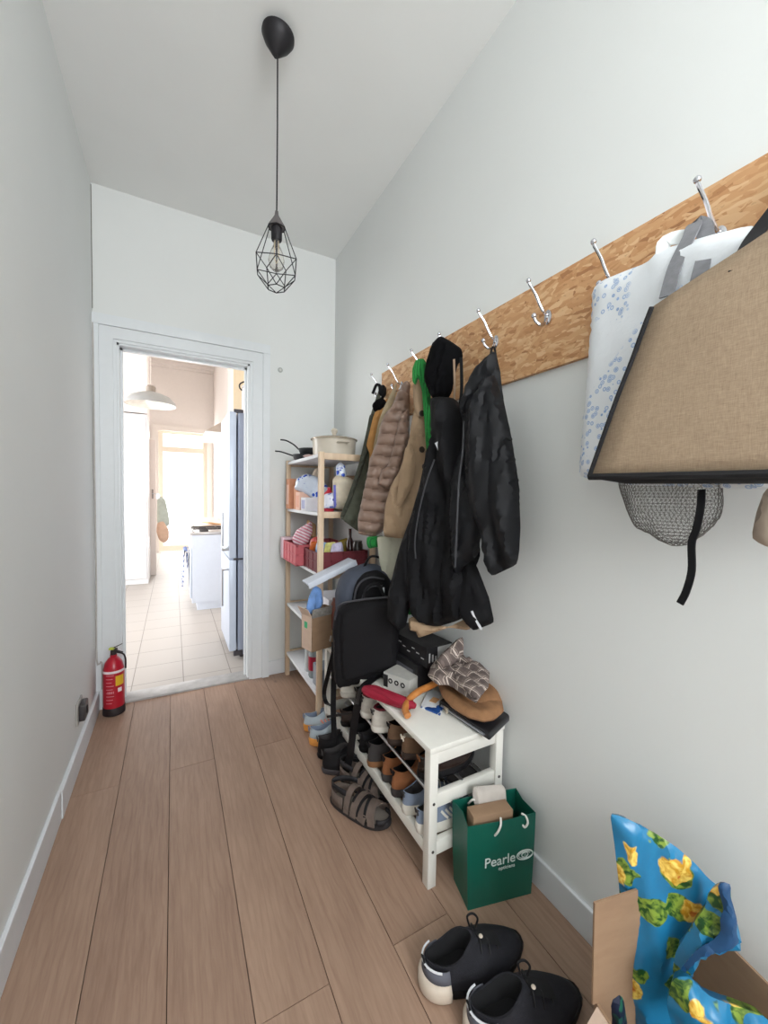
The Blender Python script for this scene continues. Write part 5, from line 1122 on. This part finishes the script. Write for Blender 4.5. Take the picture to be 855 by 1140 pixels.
o = MB().lathe([(.022, S3+.01), (.024, S3+.02), (.024, S3+.16), (.010, S3+.19), (.010, S3+.24), (.013, S3+.245)], c=(1.0, 2.33, 0), n=18).build('bottle', M('dark_glass', (60, 30, 30), .15)); tag(o, 'dark glass bottle with red neck at the back of the middle shelf', 'bottle')
tag(MB().lathe([(.03, S3+.01), (.032, S3+.02), (.032, S3+.15), (.028, S3+.16), (.028, S3+.175)], c=(1.02, 2.255, 0), n=20).build('jar', M('dark_jar', (40, 30, 26), .25)), 'dark jar beside the glass bottle at the back of the middle shelf', 'jar')
# lower tiers
S5 = .1805
t = thing('bottle', 'clear bottle with a crimson label on the lowest shelf', 'bottle', (.80, 2.42, S5))
MB().lathe([(.034, S5), (.038, S5+.01), (.038, S5+.16), (.014, S5+.20), (.014, S5+.225)], c=(.80, 2.42, 0), n=24).build('body', M('bottle_grey', (150, 160, 164), .15), t)
MB().lathe([(.0385, S5+.05), (.0385, S5+.14)], c=(.80, 2.42, 0), n=24, cap0=False, cap1=False).build('label', M('label_crimson', (170, 30, 60), .4), t)
MB().lathe([(.017, S5+.22), (.017, S5+.245)], c=(.80, 2.42, 0), n=16).build('cap', M('cap_green', (40, 120, 90), .4), t)
o = MB().lathe([(.03, S5), (.032, S5+.01), (.032, S5+.2), (.015, S5+.23), (.015, S5+.26)], c=(.80, 2.52, 0), n=20).build('bottle', M('bottle_pale', (196, 202, 204), .2)); tag(o, 'pale grey bottle behind the crimson-labelled bottle', 'bottle')
box_thing('storage_box', 'grey box at the near end of the lowest shelf', (.765, 2.20, S5), (.95, 2.34, S5+.13), M('grey_card', (150, 158, 172), .6), lid=None)
box_thing('storage_box', 'white box at the back of the fourth shelf behind the cardboard box', (.85, 2.3, .5505), (1.06, 2.55, .70), whcard)

# ------------------------------------------------------------------ foreground box and floral bag
fx0, fx1, fy0, fy1, fz = .79, 1.095, .12, .56, .26
t = thing('cardboard_box', 'open cardboard box in the bottom right corner holding a floral bag', 'box', (.94, .34, 0))
w = .005; FM = rotm((.81, .50, 0), -.22)   # local x -> towards wall, local -y -> towards camera
bw, bd, bh = .26, .40, .255
MB().box((0, -bd, 0), (bw, 0, w), FM).build('base', card_m, t, smooth=False)
for a, b_ in (((0, -w, 0), (bw, 0, bh)), ((0, -bd, 0), (bw, -bd+w, bh)), ((0, -bd+w, 0), (w, -w, bh)), ((bw-w, -bd+w, 0), (bw, -w, bh))): MB().box(a, b_, FM).build('side', card_m, t, smooth=False)
# raised far flap, raised near flap, wall flap
Q = [atx(647, 1003, .945), atx(692, 980, 1.055)]
MB().box((-.01, 0, 0), (bw*.8, w, .225), FM @ rotm((0, -w, bh), 0, -.02)).build('flap', card_m, t, smooth=False)
MB().box((-.12, -bd+.02, 0), (0, -.01, w), FM @ rotm((0, 0, bh-.002), 0, 0, -.9)).build('flap', cardl_m, t, smooth=False)
MB().box((0, -bd+.02, 0), (w, -.01, .15), FM @ rotm((bw-w, 0, bh), 0, 0, .02)).build('flap', card_m, t, smooth=False)
t = thing('floral_bag', 'turquoise oilcloth bag with yellow flowers and green leaves slumped in the box', 'bag', (.96, .38, .1))
pf = (.95, .43, -1.3)
MB().inflate(*flat([(679, 905), (700, 912), (725, 925), (752, 942), (775, 962), (790, 980), (800, 985), (800, 1010), (782, 1030), (765, 1070), (752, 1100), (755, 1140), (700, 1140), (694, 1100), (692, 1040), (689, 985), (684, 940)], .96, .45, -1.1), .05, .03, .012, folds(.035, 16, .25, 6)).build('front_panel', floral_m, t)
MB().inflate(*flat([(800, 985), (812, 983), (815, 1000), (812, 1010), (822, 1030), (825, 1050), (800, 1058), (780, 1065), (762, 1090), (748, 1085), (752, 1060), (770, 1030), (785, 1010), (790, 990)], .93, .40, -1.1), .05, .03, .011, folds(.03, 26, .4, 16)).build('folded_side', floral_m, t)
MB().inflate(*flat([(748, 1090), (765, 1085), (790, 1110), (850, 1130), (870, 1150), (750, 1150), (742, 1120)], .90, .36, -1.1), .06, .03, .012, folds(.03, 20, .3, 26)).build('bottom_fold', floral_m, t)
MB().inflate(*flat([(798, 986), (806, 981), (814, 984), (813, 998), (817, 1010), (821, 1026), (820, 1040), (824, 1050), (800, 1060), (780, 1066), (765, 1080), (758, 1092), (758, 1078), (775, 1058), (795, 1046), (803, 1036), (801, 1024), (806, 1012), (802, 998)], .905, .385, -1.1), .02, .012, .008, folds(.004, 60)).build('binding', M('blue_binding', (24, 70, 112), .5), t)
o = MB().inflate(*flat([(670, 1105), (684, 1095), (694, 1110), (700, 1150), (672, 1150)], .86, .50, -1.0), .04, .03, .012, folds(.02, 30)).build('dark_scarf', print_mat('navy_print', (24, 34, 60), (40, 120, 90), 40, .4, .6, ring=False)); tag(o, 'dark navy patterned cloth in the box left of the floral bag', 'cloth')
o = MB().inflate([(-.1, -.14), (.08, -.15), (.1, .1), (.0, .14), (-.1, .1)], Vector((.98, .26, .13)), (1, 0, 0), (0, 1, 0), .1, .06, .02, folds(.02, 20)).build('dark_clothing', M('dark_clothing', (26, 22, 26), .9, var=.1)); tag(o, 'dark clothing lying in the bottom of the foreground box', 'clothing')
